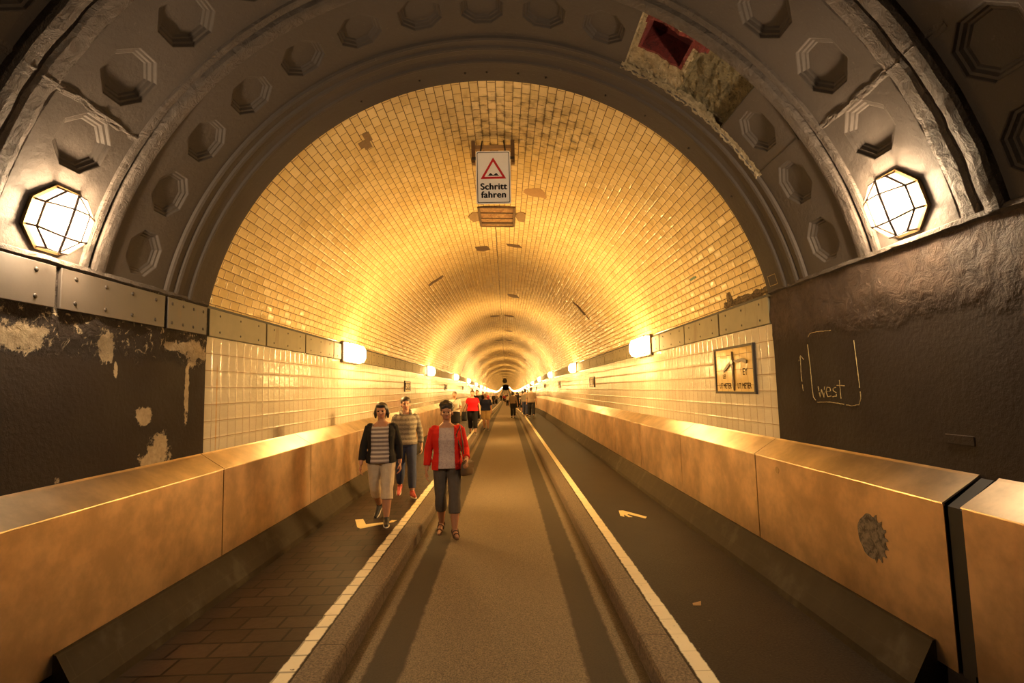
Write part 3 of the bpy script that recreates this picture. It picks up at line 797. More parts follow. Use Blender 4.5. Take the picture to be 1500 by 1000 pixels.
obj('warning_triangle', ringmesh(T3(.172, .068), T3(.122, .068), -.0014, .002), M_red, sg)
bmp = [(-.068, 0), (-.055, .006), (-.042, .024), (-.034, .029), (-.026, .026), (-.006, .008), (.006, .008), (.026, .026), (.034, .029), (.042, .024), (.055, .006), (.068, 0), (.068, -.003), (-.068, -.003)]
obj('bump_symbol', flat([(x, z+.022) for x, z in bmp], -.0014, .002), M_ink, sg)
text('Schritt', .108, sg, (0, -.0012, -.114), M_ink, bold=.0042, sx=1.0, spacing=1.06); text('fahren', .108, sg, (0, -.0012, -.212), M_ink, bold=.0042, sx=1.0, spacing=1.06)
bk = thing('sign_bracket', 'rusty frame fixed to the vault holding the warning sign', 'bracket', (.032, 6.05, 4.13))
bm = bmesh.new()
zt = 4.60-4.13
box(bm, -.245, .245, .0, .05, zt-.075, zt-.03); obj('cross_bar', bm, M_tan, bk)
for s in (-1, 1):
    bm = bmesh.new(); box(bm, s*.235-.022, s*.235+.022, -.03, .05, .21, zt+.02); bmesh.ops.bevel(bm, geom=list(bm.edges), offset=.006, segments=1, affect='EDGES')
    obj('arm', bm, simple('rusty_steel', (.16, .09, .04), .7, .3, var=.4), bk)
for z in (.24, -.2):
    bm = bmesh.new(); box(bm, -.25 if z > 0 else -.15, .25 if z > 0 else .15, -.088 if z < 0 else -.088, -.075, z-.015, z+.015); obj('rail', bm, M_iron, bk)
for sx2 in (-.16, .16):
    bm = bmesh.new(); rod(bm, (sx2, -.08, .24), (sx2*.8, .02, zt+.03), .009, 8); obj('rail', bm, M_iron, bk)

def wall_sign(root, W, H, art, s):
    """sign in local coords: x along the wall as read, z up, front at -y"""
    M_t = Mat('yellow_glazed_relief', .14); p = M_t.pos(); bc, fac = M_t.brick(M_t.comb(M_t.sep(p)[0], M_t.sep(p)[2]), .165, .165, .0025, 0)
    M_t.set(Base_Color=M_t.mix(fac, M_t.mix(M_t.sep(bc)[0], (.66, .46, .17), (.74, .54, .22)), (.2, .12, .05)), Normal=M_t.bump(M_t.math('SUBTRACT', M_t.noise(p, 9, 2), fac), .4, .006))
    obj('tile_face', flat([(-W/2, -H/2), (W/2, -H/2), (W/2, H/2), (-W/2, H/2)], -.004, .01), M_t.m, root)
    q = lambda a, b: [(-a, -b), (a, -b), (a, b), (-a, b)]
    obj('frame', ringmesh(q(W/2+.012, H/2+.012), q(W/2-.012, H/2-.012), -.016, .01), M_iron, root)
M_relief = simple('dark_relief_glaze', (.10, .055, .02), .25, var=.3); 
ts = thing('relief_tile_sign', 'wide yellow glazed relief sign with propeller shape and lettering on right wall', 'sign', (WX-.01, 5.69, 1.811), rz=-PI/2)
wall_sign(ts, .96, .49, None, 1)
bm = bmesh.new()                                   # tall spindle with two blades
sp_ = [(0, .20), (.012, .12), (.03, .085), (.022, .03), (.012, -.02), (.014, -.08), (.024, -.12), (.018, -.17), (.006, -.225)]
pts = sp_+[(-x, z) for x, z in sp_[1:-1][::-1]]
slab(bm, None, [(x, -.022, z) for x, z in pts], [(x, 0, z) for x, z in pts]); obj('spindle', bm, M_relief, ts)
for pr in ([(.02, .085), (.10, .075), (.22, .085), (.33, .055), (.34, .09), (.24, .115), (.10, .105), (.02, .11)], [(-.02, .085), (-.12, .03), (-.24, -.02), (-.25, .0), (-.14, .06), (-.02, .115)]):
    bm = bmesh.new(); slab(bm, None, [(x, -.018, z) for x, z in pr], [(x, 0, z) for x, z in pr]); obj('blade', bm, M_relief, ts)
bm = bmesh.new(); rod(bm, (0, -.03, .085), (0, 0, .085), .026, 16); obj('hub', bm, simple('pale_glaze', (.7, .6, .4), .2), ts)
text('UT METER', .085, ts, (-.235, -.005, -.175), M_relief, bold=.0012, sx=.82); text('UT METER', .085, ts, (.235, -.005, -.175), M_relief, bold=.0012, sx=.82)
text('EY', .10, ts, (.27, -.005, -.03), M_relief, bold=.0012); text('LEI', .07, ts, (-.25, -.005, -.07), M_relief, bold=.0005)
pl = None
for s in (-1, 1):
    for k in range(10):
        y = (14.55 if s < 0 else 14.85)+LAMPP*k+(.1 if s < 0 else .3)
        if pl is None:
            pl = thing('relief_plaque', 'x', 'plaque'); wall_sign(pl, .78, .27, None, 1)
            for x in (-.24, 0, .22):
                bm = bmesh.new(); w = .09
                pts = [(x-w, -.09), (x-w*.3, .0), (x-w*.9, .09), (x-w*.3, .1), (x, .03), (x+w*.4, .1), (x+w, .09), (x+w*.3, 0), (x+w, -.1), (x+w*.4, -.1), (x, -.04), (x-w*.4, -.1)]
                slab(bm, None, [(a, -.014, b) for a, b in pts], [(a, 0, b) for a, b in pts]); obj('relief_figure', bm, M_relief, pl)
            o = pl
        else: o = dup(pl, (0, 0, 0))
        o.location = (s*(WX-.01), y, 1.80-sag(y)); o.rotation_euler = (0, 0, PI/2 if s < 0 else -PI/2)
        o['label'] = '%s small dark framed relief plaque from the portal on the %s wall' % (ORD[k], lefts[s]) if k < 3 else 'tiny dark relief plaque far along the %s wall' % lefts[s]
        o['group'] = 'relief plaques on the %s wall' % lefts[s]

# chalk drawings
M_chalk = Mat('yellow_chalk', .9); M_chalk = M_chalk.set(Base_Color=M_chalk.mix(M_chalk.noise(M_chalk.pos(), 60, 3), (.16, .11, .05), (.62, .47, .2)))
def chalk(bm, pts, w=.0032):
    """a broken chalk stroke on the right wall, pts = (y, z)"""
    dense = []
    for (a, b), (c, d) in zip(pts, pts[1:]):
        n = max(2, int(math.hypot(c-a, d-b)/.012))
        dense += [(a+(c-a)*i/n, b+(d-b)*i/n) for i in range(n)]
    dense.append(pts[-1])
    for i, ((a, b), (c, d)) in enumerate(zip(dense, dense[1:])):
        n = noise.noise(Vector((a*30, b*30, 0)))
        if n > .38: continue
        j = .003*noise.noise(Vector((a*40, b*40, 5)))
        x = WX-.0085
        rod(bm, (x, a+j, b+j), (x, c+j, d+j), w*(.7+.6*abs(n)), 5)
ct = thing('chalk_drawing', 'yellow chalk box with arrow and the word west on the dark right wall', 'chalk drawing', (0, 0, 0))
bm = bmesh.new()
chalk(bm, [(3.95, 2.05), (4.14, 2.06), (4.23, 2.055), (4.26, 2.03)]); obj('outline', bm, M_chalk, ct)
bm = bmesh.new(); chalk(bm, [(4.275, 1.97), (4.26, 1.80), (4.255, 1.62), (4.245, 1.54), (4.20, 1.50), (4.05, 1.505), (3.95, 1.50), (3.78, 1.485), (3.70, 1.495), (3.675, 1.54), (3.68, 1.66), (3.69, 1.80), (3.70, 1.95)])
obj('outline', bm, M_chalk, ct)
bm = bmesh.new(); chalk(bm, [(4.385, 1.59), (4.40, 1.72), (4.39, 1.885)]); chalk(bm, [(4.42, 1.84), (4.39, 1.885), (4.345, 1.85)]); obj('arrow', bm, M_chalk, ct)
bm = bmesh.new()
w_ = lambda pts: [(4.17-.34*x, 1.535+.12*z) for x, z in pts]
for st in ([(0, .75), (.05, .05), (.12, .55), (.19, .05), (.24, .75)], [(.30, .42), (.46, .48), (.44, .68), (.34, .7), (.29, .4), (.34, .1), (.47, .14)], [(.66, .68), (.55, .62), (.56, .46), (.66, .36), (.66, .14), (.52, .1)], [(.80, 1.15), (.81, .0)], [(.70, .80), (.96, .78)]): chalk(bm, w_(st), .0034)
obj('lettering', bm, M_chalk, ct)
bm = bmesh.new()
q4 = [barrel(a, y, .0355) for a, y in ((75.6, 4.735), (75.6, 4.6), (77.6, 4.6), (77.6, 4.735))]
for i in range(4): rod(bm, q4[i], q4[(i+1) % 4], .003, 5)
tag(obj('chalk_square', bm, M_chalk), 'small chalk square on the ring foot at right', 'chalk mark')
bm = bmesh.new(); box(bm, WX-.012, WX-.002, 2.80, 2.99, 1.30, 1.355); bmesh.ops.bevel(bm, geom=list(bm.edges), offset=.004, segments=1, affect='EDGES')
tag(obj('wall_plate', bm, M_dark_r), 'small flat painted plate low on the dark right wall', 'wall plate')
# yellow arrows painted on the walkways
M_yel = simple('yellow_paint', (.72, .58, .26), .6, var=.15, scale=14)
def mark(pts, label, z=.0015):
    bm = bmesh.new(); slab(bm, None, [(x, y, z) for x, y in pts], [(x, y, -.002) for x, y in pts]); tag(obj('floor_arrow', bm, M_yel), label, 'floor marking')
mark([(-1.90, 7.12), (-1.80, 7.14), (-1.69, 6.86), (-1.42, 6.96), (-1.40, 7.04), (-1.33, 7.03), (-1.36, 6.93), (-1.70, 6.65), (-1.76, 6.72)], 'pale yellow corner shaped mark on the brown pavers at left')
mark([(1.56, 6.94), (1.60, 7.22), (1.66, 7.22), (1.88, 6.85), (1.84, 6.77), (1.68, 7.02), (1.66, 6.98), (1.70, 6.86), (1.65, 6.86), (1.62, 7.0), (1.60, 6.88)], 'pale yellow hooked mark on the dark right walkway')
bm = bmesh.new(); slab(bm, None, [(1.50, 4.12, .004), (1.56, 4.12, .003), (1.585, 4.19, .006), (1.51, 4.16, .004)], [(1.50, 4.12, 0), (1.56, 4.12, 0), (1.585, 4.19, 0), (1.51, 4.16, 0)])
tag(obj('paper_scrap', bm, M_tan), 'tiny pale scrap lying on the right walkway', 'litter')
# dark signal box hanging under the vault far down
sy = 92
sb = thing('hanging_signal_box', 'dark round signal box hanging from the vault far down the tunnel', 'signal', (-.05, sy, 0-sag(sy)))
bm = bmesh.new(); rod(bm, (0, -.12, 3.95), (0, .12, 3.95), .42, 20); obj('housing', bm, M_iron, sb)
bm = bmesh.new(); rod(bm, (0, -.16, 3.95), (0, -.1, 3.95), .2, 16); obj('lens', bm, M_black, sb)
bm = bmesh.new(); box(bm, -.5, .5, -.1, .1, 4.36, 4.44); rod(bm, (-.3, 0, 4.4), (-.3, 0, 4.7), .03); rod(bm, (.3, 0, 4.4), (.3, 0, 4.7), .03); obj('hanger', bm, M_iron, sb)
# ------------------------------------------------------------------ people
DEPS = bpy.context.evaluated_depsgraph_get
def union(bm, vox, smooth=4, post=None, thick=0):
    """one continuous surface from overlapping closed pieces"""
    me = bpy.data.meshes.new('tmp'); bmesh.ops.recalc_face_normals(bm, faces=bm.faces); bm.to_mesh(me); bm.free()
    o = bpy.data.objects.new('tmp', me); C.objects.link(o)
    md = o.modifiers.new('r', 'REMESH'); md.mode = 'VOXEL'; md.voxel_size = vox
    bpy.context.view_layer.update(); dg = DEPS(); out = bpy.data.meshes.new_from_object(o.evaluated_get(dg))
    bpy.data.objects.remove(o); bpy.data.meshes.remove(me)
    b = bmesh.new(); b.from_mesh(out); bpy.data.meshes.remove(out)
    for _ in range(smooth): bmesh.ops.smooth_vert(b, verts=b.verts, factor=.5, use_axis_x=True, use_axis_y=True, use_axis_z=True)
    if post: post(b)
    if thick:
        g = bmesh.ops.solidify(b, geom=list(b.faces), thickness=thick)
    return b
def ball(bm, c, r, sub=3):
    rx, ry, rz = (r, r, r) if isinstance(r, (int, float)) else r
    bmesh.ops.create_icosphere(bm, subdivisions=sub, radius=1, matrix=Matrix.Translation(c) @ Matrix.Diagonal((rx, ry, rz, 1)))
def limb(bm, pts, rs, seg=14, caps=True, flat=1.0):
    pts = [Vector(p) for p in pts]; rows = []
    ref = Vector((1, 0, 0))
    for i, p in enumerate(pts):
        d = ((pts[min(i+1, len(pts)-1)]-p).normalized()+(p-pts[max(i-1, 0)]).normalized()).normalized()
        u = (ref-d*ref.dot(d)); u = u.normalized() if u.length > .1 else d.orthogonal().normalized(); w_ = d.cross(u)
        rows.append([bm.verts.new(p+(u*math.cos(2*PI*k/seg)+w_*math.sin(2*PI*k/seg)*flat)*rs[i]) for k in range(seg)])
    for A, B in zip(rows, rows[1:]):
        for k in range(seg): bm.faces.new((A[k], A[(k+1) % seg], B[(k+1) % seg], B[k]))
    bm.faces.new(rows[0][::-1]); bm.faces.new(rows[-1])
    if caps:
        for p, r in ((pts[0], rs[0]), (pts[-1], rs[-1])): ball(bm, p, r, 2)
def loft(bm, rings, seg=24):
    rows = []
    for (z, cy, rx, ry) in rings:
        rows.append([bm.verts.new((rx*math.copysign(abs(math.cos(q))**.85, math.cos(q)), cy+ry*math.copysign(abs(math.sin(q))**.85, math.sin(q)), z)) for q in (2*PI*k/seg for k in range(seg))])
    for A, B in zip(rows, rows[1:]):
        for k in range(seg): bm.faces.new((A[k], A[(k+1) % seg], B[(k+1) % seg], B[k]))
    bm.faces.new(rows[0][::-1]); bm.faces.new(rows[-1])
def cloth(name, col, rough=.85, var=.18, stripes=None, speck=None):
    M = Mat(name, rough, 0, .2); p = M.pos(); n = M.noise(p, 22, 4)
    c = M.mix(n, tuple(x*(1-var) for x in col), tuple(min(1, x*(1+var)) for x in col))
    if stripes:
        z = M.sep(p)[2]; f = M.math('FRACT', M.math('DIVIDE', z, stripes[1]))
        c = M.mix(M.math('MULTIPLY', M.ramp(f, .42, .5), M.ramp(f, 1.0, .94)), c, stripes[0])
    if speck: c = M.mix(M.ramp(M.noise(p, speck[1], 3), .5, .62), c, speck[0])
    folds = M.noise(M.mapping(p, (9, 9, 4)), 1, 3)
    return M.set(Base_Color=c, Normal=M.bump(folds, .35, .03))
SKIN = simple('skin', (.50, .27, .17), .55, var=.08); SKIN2 = simple('tanned_skin', (.42, .20, .11), .5, var=.08)
H_DARK = simple('dark_hair', (.022, .013, .009), .5, var=.4, scale=60); H_BROWN = simple('brown_hair', (.07, .035, .018), .5, var=.4, scale=60); H_GREY = simple('white_hair', (.55, .48, .40), .6, var=.2, scale=60)
M_eye = simple('eye_dark', (.015, .01, .008), .2); M_lip = simple('lips', (.32, .09, .07), .5); M_sole = simple('white_sole', (.7, .66, .58), .6)
def person(label, x, y, z, h, rot, legs, arms, wear, hair='short', hairmat=None, skin=None, vox=.012, near=False, girth=1.0, group=None, female=True):
    """legs = ((thigh, knee) left, right) in degrees, arms = ((pitch, out, elbow) left, right); faces -y before turning"""
    skin = skin or SKIN; hairmat = hairmat or H_DARK
    root = thing('person', label, 'person', (x, y, z-sag(y)), R_(rot), group)
    J = {}
    hipz = .52*h; off = 0
    f = lambda a: Vector((0, -math.sin(R_(a)), -math.cos(R_(a))))
    lows = []
    for i, s in ((0, 1), (1, -1)):
        a, k = legs[i]; hip = Vector((s*.054*h*girth**.5, 0, hipz)); kn = hip+f(a)*.245*h; an = kn+f(a-k)*.235*h
        tilt = max(0, (k-a))*.8 if (a-k) < 0 else -max(0, a-k)*.35
        fd = Vector((s*.18, -math.cos(R_(tilt)), -math.sin(R_(tilt)))).normalized(); dn = Vector((0, math.sin(R_(tilt))*-1*-1, -math.cos(R_(tilt))))
        dn = Vector((0, math.sin(R_(tilt)), -math.cos(R_(tilt))))
        heel = an+dn*.026*h-fd*.022*h; bal = an+dn*.032*h+fd*.075*h; toe = an+dn*.034*h+fd*.11*h
        J[s] = (hip, kn, an, heel, bal, toe, fd, dn); lows += [heel.z-.016*h, bal.z-.012*h, toe.z-.01*h]
    lift = -min(lows)
    U = Vector((0, 0, lift))
    for s in J: J[s] = tuple(p+U for p in J[s][:6])+J[s][6:]
    L = lift
    Z = lambda q: q*h+L
    AR = {}
    for i, s in ((0, 1), (1, -1)):
        a, o, e = arms[i]; sh = Vector((s*.100*h*(1 if female else 1.12), .006*h, Z(.80)))
        d = lambda a_: Vector((s*math.sin(R_(o)), -math.sin(R_(a_))*math.cos(R_(o)), -math.cos(R_(a_))*math.cos(R_(o))))
        el = sh+d(a)*.172*h; d2 = Vector((s*math.sin(R_(o))*.3, -math.sin(R_(a+e)), -math.cos(R_(a+e)))).normalized(); wr = el+d2*.145*h
        AR[s] = (sh, el, wr, d2)
    g = girth
    torso = [(.50, .004, .075, .058), (.53, .004, .098, .072), (.56, .004, .102, .072), (.61, 0, .088, .060), (.66, -.002, .090, .062), (.72, -.006, .097, .070), (.77, -.002, .100, .060), (.80, .004, .092, .048), (.825, .008, .058, .038), (.845, .01, .036, .034)]
    def tor(bm, inf, z0=0, z1=1, gy=1.0):
        rr = [(Z(q), cy*h, rx*h*g+inf, (ry*h*g+inf)*gy) for q, cy, rx, ry in torso if z0 <= q <= z1]
        loft(bm, rr)
    def leg(bm, s, inf, upto=1.0, caps=True, bell=0.0):
        hip, kn, an = J[s][:3]; P, Rr = [], []
        for t in [i/12 for i in range(13)]:
            if t > upto: break
            p = hip.lerp(kn, t*2) if t <= .5 else kn.lerp(an, t*2-1)
            r = (.052-.030*t if t < .5 else (.035+.003*math.sin((t-.5)*4*PI) if t < .75 else .035-.06*(t-.75)))*h*(g if t < .5 else g**.5)
            P.append(p); Rr.append(max(.02*h, r)+inf+bell*t)
        limb(bm, P, Rr, caps=caps)
    def arm(bm, s, inf, upto=1.0, caps=True):
        sh, el, wr, d2 = AR[s]; P, Rr = [], []
        for t in [i/10 for i in range(11)]:
            if t > upto: break
            P.append(sh.lerp(el, t*2) if t <= .5 else el.lerp(wr, t*2-1)); Rr.append((.0285-.0125*t)*h*g**.5+inf)
        limb(bm, P, Rr, 12, caps=caps)
    # body
    bm = bmesh.new(); tor(bm, 0)
    for s in (1, -1):
        leg(bm, s, 0); arm(bm, s, 0); ball(bm, J[s][0], .052*h*g)
        hip, kn, an, heel, bal, toe, fd, dn = J[s]
        limb(bm, [an, an+dn*.02*h], [.022*h, .022*h], 10); limb(bm, [heel, an+dn*.02*h+fd*.02*h, bal], [.017*h, .022*h, .016*h], 10); limb(bm, [bal, toe], [.017*h, .012*h], 10)
        sh, el, wr, d2 = AR[s]
        side = Vector((0, -1, 0)); side = (side-d2*side.dot(d2)).normalized(); pn = d2.cross(side)
        inn = pn if pn.x*s < 0 else -pn
        pa = wr+d2*.032*h
        ball(bm, wr+d2*.004*h, (.0135*h,)*3, 2)
        if near:
            for q in (-.016, -.005, .005, .015):
                limb(bm, [wr+d2*.006*h, wr+d2*.055*h+side*q*h*1.0], [.009*h, .0085*h], 8)
            for q, ln in ((-.018, .040), (-.006, .049), (.006, .052), (.0175, .046)):
                b0 = wr+d2*.054*h+side*q*h; k1 = b0+(d2*.8+inn*.35).normalized()*ln*h*.5; k2 = k1+(d2*.55+inn*.8).normalized()*ln*h*.5
                limb(bm, [b0, k1, k2], [.0062*h, .0056*h, .0046*h], 8)
            t0 = wr+d2*.018*h+side*.016*h; t1 = t0+(d2*.6+side*.6+inn*.3).normalized()*.026*h; t2 = t1+(d2*.85+inn*.4).normalized()*.022*h
            limb(bm, [t0, t1, t2], [.0085*h, .007*h, .0055*h], 8)
        else:
            ball(bm, pa, (.017*h, .024*h, .032*h), 2); limb(bm, [pa, pa+d2*.035*h+inn*.01*h], [.017*h, .011*h], 8, flat=.6)
            limb(bm, [wr+d2*.015*h+side*.012*h, wr+d2*.05*h+side*.03*h], [.008*h, .006*h], 6)
    limb(bm, [(0, .012*h, Z(.82)), (0, .004*h, Z(.90))], [.033*h, .031*h])
    ball(bm, (0, .006*h, Z(.948)), (.046*h, .056*h, .052*h)); ball(bm, (0, -.016*h, Z(.912)), (.037*h, .038*h, .044*h)); ball(bm, (0, -.034*h, Z(.886)), (.020*h, .018*h, .014*h), 2)
    limb(bm, [(0, -.050*h, Z(.933)), (0, -.062*h, Z(.912))], [.006*h, .0095*h], 8)
    for s in (1, -1):
        ball(bm, (s*.046*h, .008*h, Z(.918)), (.006*h, .013*h, .019*h), 2); ball(bm, (s*.022*h, -.036*h, Z(.913)), (.013*h, .012*h, .012*h), 2)
        limb(bm, [(s*.006*h, -.052*h, Z(.941)), (s*.028*h, -.044*h, Z(.942))], [.006*h, .005*h], 6)
    obj('body', union(bm, vox, 3), skin, root, True)
    if near:
        for s in (1, -1):
            bm = bmesh.new(); ball(bm, (s*.018*h, -.0475*h, Z(.929)), (.0085*h, .0045*h, .0055*h), 2); obj('eye', bm, M_eye, root, True)
        bm = bmesh.new(); ball(bm, (0, -.0505*h, Z(.893)), (.016*h, .0055*h, .0045*h), 2); obj('mouth', bm, M_lip, root, True)
    # hair
    bm = bmesh.new(); ball(bm, (0, .012*h, Z(.957)), (.053*h, .060*h, .052*h)); ball(bm, (0, .028*h, Z(.925)), (.050*h, .045*h, .045*h))
    if hair == 'tousled':
        for i in range(26):
            q = rnd.uniform(0, 2*PI); e = rnd.uniform(.1, 1.3); ball(bm, (.050*h*math.cos(q)*math.cos(e), .012*h+.056*h*math.sin(q)*math.cos(e)*(1 if math.sin(q) > 0 else .8), Z(.958)+.05*h*math.sin(e)), rnd.uniform(.014, .024)*h, 2)
    if hair in ('long', 'bob'):
        zz = .845 if hair == 'long' else .875
        for s in (1, -1): limb(bm, [(s*.045*h, .01*h, Z(.95)), (s*.054*h, .008*h, Z(.91)), (s*.052*h, .018*h, Z(zz))], [.014*h, .016*h, .010*h], 10)
        limb(bm, [(0, .05*h, Z(.95)), (0, .058*h, Z(.9)), (0, .055*h, Z(zz))], [.04*h, .038*h, .03*h], 12)
        ball(bm, (0, -.03*h, Z(.975)), (.042*h, .026*h, .018*h), 2)
    if hair == 'pony':
        limb(bm, [(0, .06*h, Z(.95)), (0, .085*h, Z(.92)), (0, .075*h, Z(.86))], [.018*h, .02*h, .01*h], 10)
    def cutface(b):
        dl = [v for v in b.verts if v.co.y < -.018*h and v.co.z < Z(.955) and abs(v.co.x) < .034*h and hair != 'none']
        bmesh.ops.delete(b, geom=dl, context='VERTS')
    obj('hair', union(bm, max(vox, .008), 2 if hair == 'tousled' else 3, cutface), hairmat, root, True)
    # clothes
    def garment(name, mat, kind, **kw):
        bm = bmesh.new(); post = None; inf = kw.get('inf', .008)*h; thick = 0
        if kind == 'trousers':
            tor(bm, inf, .50, .60); up = kw.get('upto', .92)
            for s in (1, -1): leg(bm, s, inf, up, False, kw.get('bell', .004)*h); ball(bm, J[s][0], .052*h*g+inf)
        elif kind == 'skirt':
            ky = min(J[1][1].y, J[-1][1].y); 
            loft(bm, [(Z(.60), 0, .088*h*g+inf, .062*h*g+inf), (Z(.55), .002*h, .104*h*g+inf, .076*h*g+inf), (Z(.42), -.01*h, .108*h*g+inf, .085*h*g+inf), (Z(kw.get('z', .28)), -.01*h, .100*h*g+inf, .10*h*g+inf)])
        else:
            z0 = kw.get('z0', .53); tor(bm, inf, z0, .83)
            if z0 < .53: loft(bm, [(Z(z0), 0, .106*h*g+inf, .078*h*g+inf), (Z(.56), .002*h, .103*h*g+inf, .074*h*g+inf)])
            for s in (1, -1):
                sl = kw.get('sleeve', .4)
                if sl: arm(bm, s, inf*.8, sl, False); ball(bm, AR[s][0]+Vector((-s*.006*h, 0, -.004*h)), .027*h*g**.5+inf*.6)
            if kw.get('hood'):
                limb(bm, [(-.05*h, -.03*h, Z(.835)), (-.045*h, .035*h, Z(.85)), (0, .055*h, Z(.85)), (.045*h, .035*h, Z(.85)), (.05*h, -.03*h, Z(.835))], [.016*h, .026*h, .034*h, .026*h, .016*h], 10)
            op = kw.get('open', 0)
            zn = kw.get('neck', .82)
            def post(b):
                dl = [v for v in b.verts if v.co.z > Z(zn)+.012*h and abs(v.co.x) < .055*h and not kw.get('hood')]
                if op: dl += [v for v in b.verts if v.co.y < -.01*h and abs(v.co.x) < (op-.02*(v.co.z-Z(.53))/h)*h and v.co.z > 0 and v not in dl]
                bmesh.ops.delete(b, geom=list(set(dl)), context='VERTS')
            thick = 0
        o = obj(name, union(bm, vox*kw.get('vs', 1.0), 3, post), mat, root, True)
        if kw.get('label'): o['label'] = kw['label']
        return o
    for w_ in wear:
        nm, mat, kind, kw = w_
        if kind == 'shoe':
            for s in (1, -1):
                hip, kn, an, heel, bal, toe, fd, dn = J[s]; bm = bmesh.new(); i2 = .006*h
                limb(bm, [heel, an+dn*.018*h+fd*.02*h, bal], [.019*h+i2*.4, .023*h+i2*.5, .018*h+i2*.4], 10); limb(bm, [bal, toe], [.019*h+i2*.3, .014*h+i2*.3], 10)
                if kw.get('high', True): limb(bm, [an-dn*.005*h, an+dn*.02*h], [.026*h, .027*h], 10)
                sh_ = obj(nm, union(bm, vox, 2), mat, root, True)
                bm = bmesh.new(); n = 20; 
                cen = (heel+toe)/2+dn*.010*h; ln = (toe-heel).length/2+.016*h; axv = (toe-heel).normalized(); sd = axv.cross(Vector((0, 0, 1))).normalized()
                F = [cen+axv*ln*math.cos(2*PI*k/n)+sd*.026*h*math.sin(2*PI*k/n)*(1.0 if math.cos(2*PI*k/n) > 0 else .85) for k in range(n)]
                upv = sd.cross(axv); slab(bm, None, [p+upv*.004*h for p in F], [p-upv*.006*h for p in F]); obj('sole', bm, kw.get('sole', M_sole), sh_)
        elif kind == 'sandal':
            for s in (1, -1):
                hip, kn, an, heel, bal, toe, fd, dn = J[s]; bm = bmesh.new(); n = 20
                cen = (heel+toe)/2+dn*.013*h; ln = (toe-heel).length/2+.014*h; axv = (toe-heel).normalized(); sd = axv.cross(Vector((0, 0, 1))).normalized(); upv = sd.cross(axv)
                F = [cen+axv*ln*math.cos(2*PI*k/n)+sd*.024*h*math.sin(2*PI*k/n) for k in range(n)]
                slab(bm, None, [p+upv*.003*h for p in F], [p-upv*.006*h for p in F]); so = obj(nm, bm, mat, root)
                for c_, r_ in ((bal, .0205*h), (heel.lerp(bal, .55)+upv*.006*h, .024*h), (an+dn*.012*h, .0255*h)):
                    bm = bmesh.new(); P = [c_+sd*r_*math.cos(2*PI*k/16)+upv*r_*math.sin(2*PI*k/16) for k in range(16)]
                    for k in range(16): rod(bm, P[k], P[(k+1) % 16], .0042*h, 5)
                    obj('strap', bm, mat, so)
        else: garment(nm, mat, kind, **kw)
    root['_j'] = 0; del root['_j']
    return root, AR, L
W = lambda n, m_, k, **kw: (n, m_, k, kw)
c_red = cloth('red_knit', (.62, .022, .012)); c_lilac = cloth('pale_speckled_jersey', (.50, .40, .38), speck=((.40, .30, .30), 60)); c_greyp = cloth('grey_cotton', (.105, .085, .072))
c_black = cloth('black_knit', (.018, .015, .014)); c_stripe = cloth('striped_jersey', (.52, .45, .40), stripes=((.20, .155, .14), .052)); c_beige = cloth('beige_cotton', (.52, .42, .31))
c_jean = cloth('blue_denim', (.045, .055, .11)); c_hood = cloth('grey_patterned_sweat', (.15, .125, .10), stripes=((.30, .26, .20), .075), speck=((.22, .18, .14), 50)); c_sleeve = cloth('charcoal_sleeve', (.035, .03, .028))
c_white = cloth('white_cotton', (.62, .55, .45)); c_tee = cloth('bright_red_jersey', (.70, .010, .014)); c_navy = cloth('navy_jersey', (.022, .028, .075)); c_khaki = cloth('khaki_cotton', (.52, .37, .17))
c_taupe = cloth('taupe_shirt', (.22, .155, .10)); c_dk = cloth('black_denim', (.016, .014, .016)); c_band = cloth('banded_jersey', (.04, .03, .025), stripes=((.42, .32, .22), .22))
s_black = simple('black_shoe', (.015, .013, .012), .5); s_red = simple('red_shoe', (.38, .05, .04), .5); s_brown = simple('brown_sandal', (.10, .06, .04), .6)
NV = .0065
p1, AR1, L1 = person('woman in open red cardigan, grey cropped trousers and sandals walking on the road', -.645, 6.80, -.15, 1.625, 4, ((14, 6), (-6, 16)), ((2, 14, 62), (-4, 16, 14)),
    [W('top', c_lilac, 'top', z0=.50, sleeve=.2, inf=.008, neck=.80), W('trousers', c_greyp, 'trousers', upto=.80, inf=.006), W('cardigan', c_red, 'top', z0=.49, sleeve=.93, inf=.013, open=.062, neck=.80), W('sandal', s_brown, 'sandal')],
    'tousled', H_DARK, SKIN2, NV, True, 1.03)
p2, AR2, L2 = person('woman in striped top, black cardigan and beige cropped trousers on the left walkway', -1.52, 6.98, 0, 1.535, 3, ((16, 8), (-10, 34)), ((-10, 14, 16), (6, 16, 12)),
    [W('top', c_stripe, 'top', z0=.50, sleeve=.2, inf=.009, neck=.79), W('trousers', c_beige, 'trousers', upto=.74, inf=.009, bell=.006), W('cardigan', c_black, 'top', z0=.50, sleeve=.95, inf=.013, open=.075, neck=.80), W('shoe', s_black, 'shoe')],
    'bob', H_DARK, SKIN2, NV, True, 1.10)
p3, AR3, L3 = person('person in grey patterned hooded top and blue jeans walking behind the striped top', -1.50, 8.55, 0, 1.56, 14, ((18, 8), (-12, 20)), ((-14, 16, 22), (12, 12, 20)),
    [W('hooded_top', c_hood, 'top', z0=.52, sleeve=.93, inf=.014, hood=True), W('trousers', c_jean, 'trousers', upto=.95, inf=.007), W('shoe', s_red, 'shoe')],
    'short', H_DARK, SKIN, .008, True, 1.0)
MV = .014
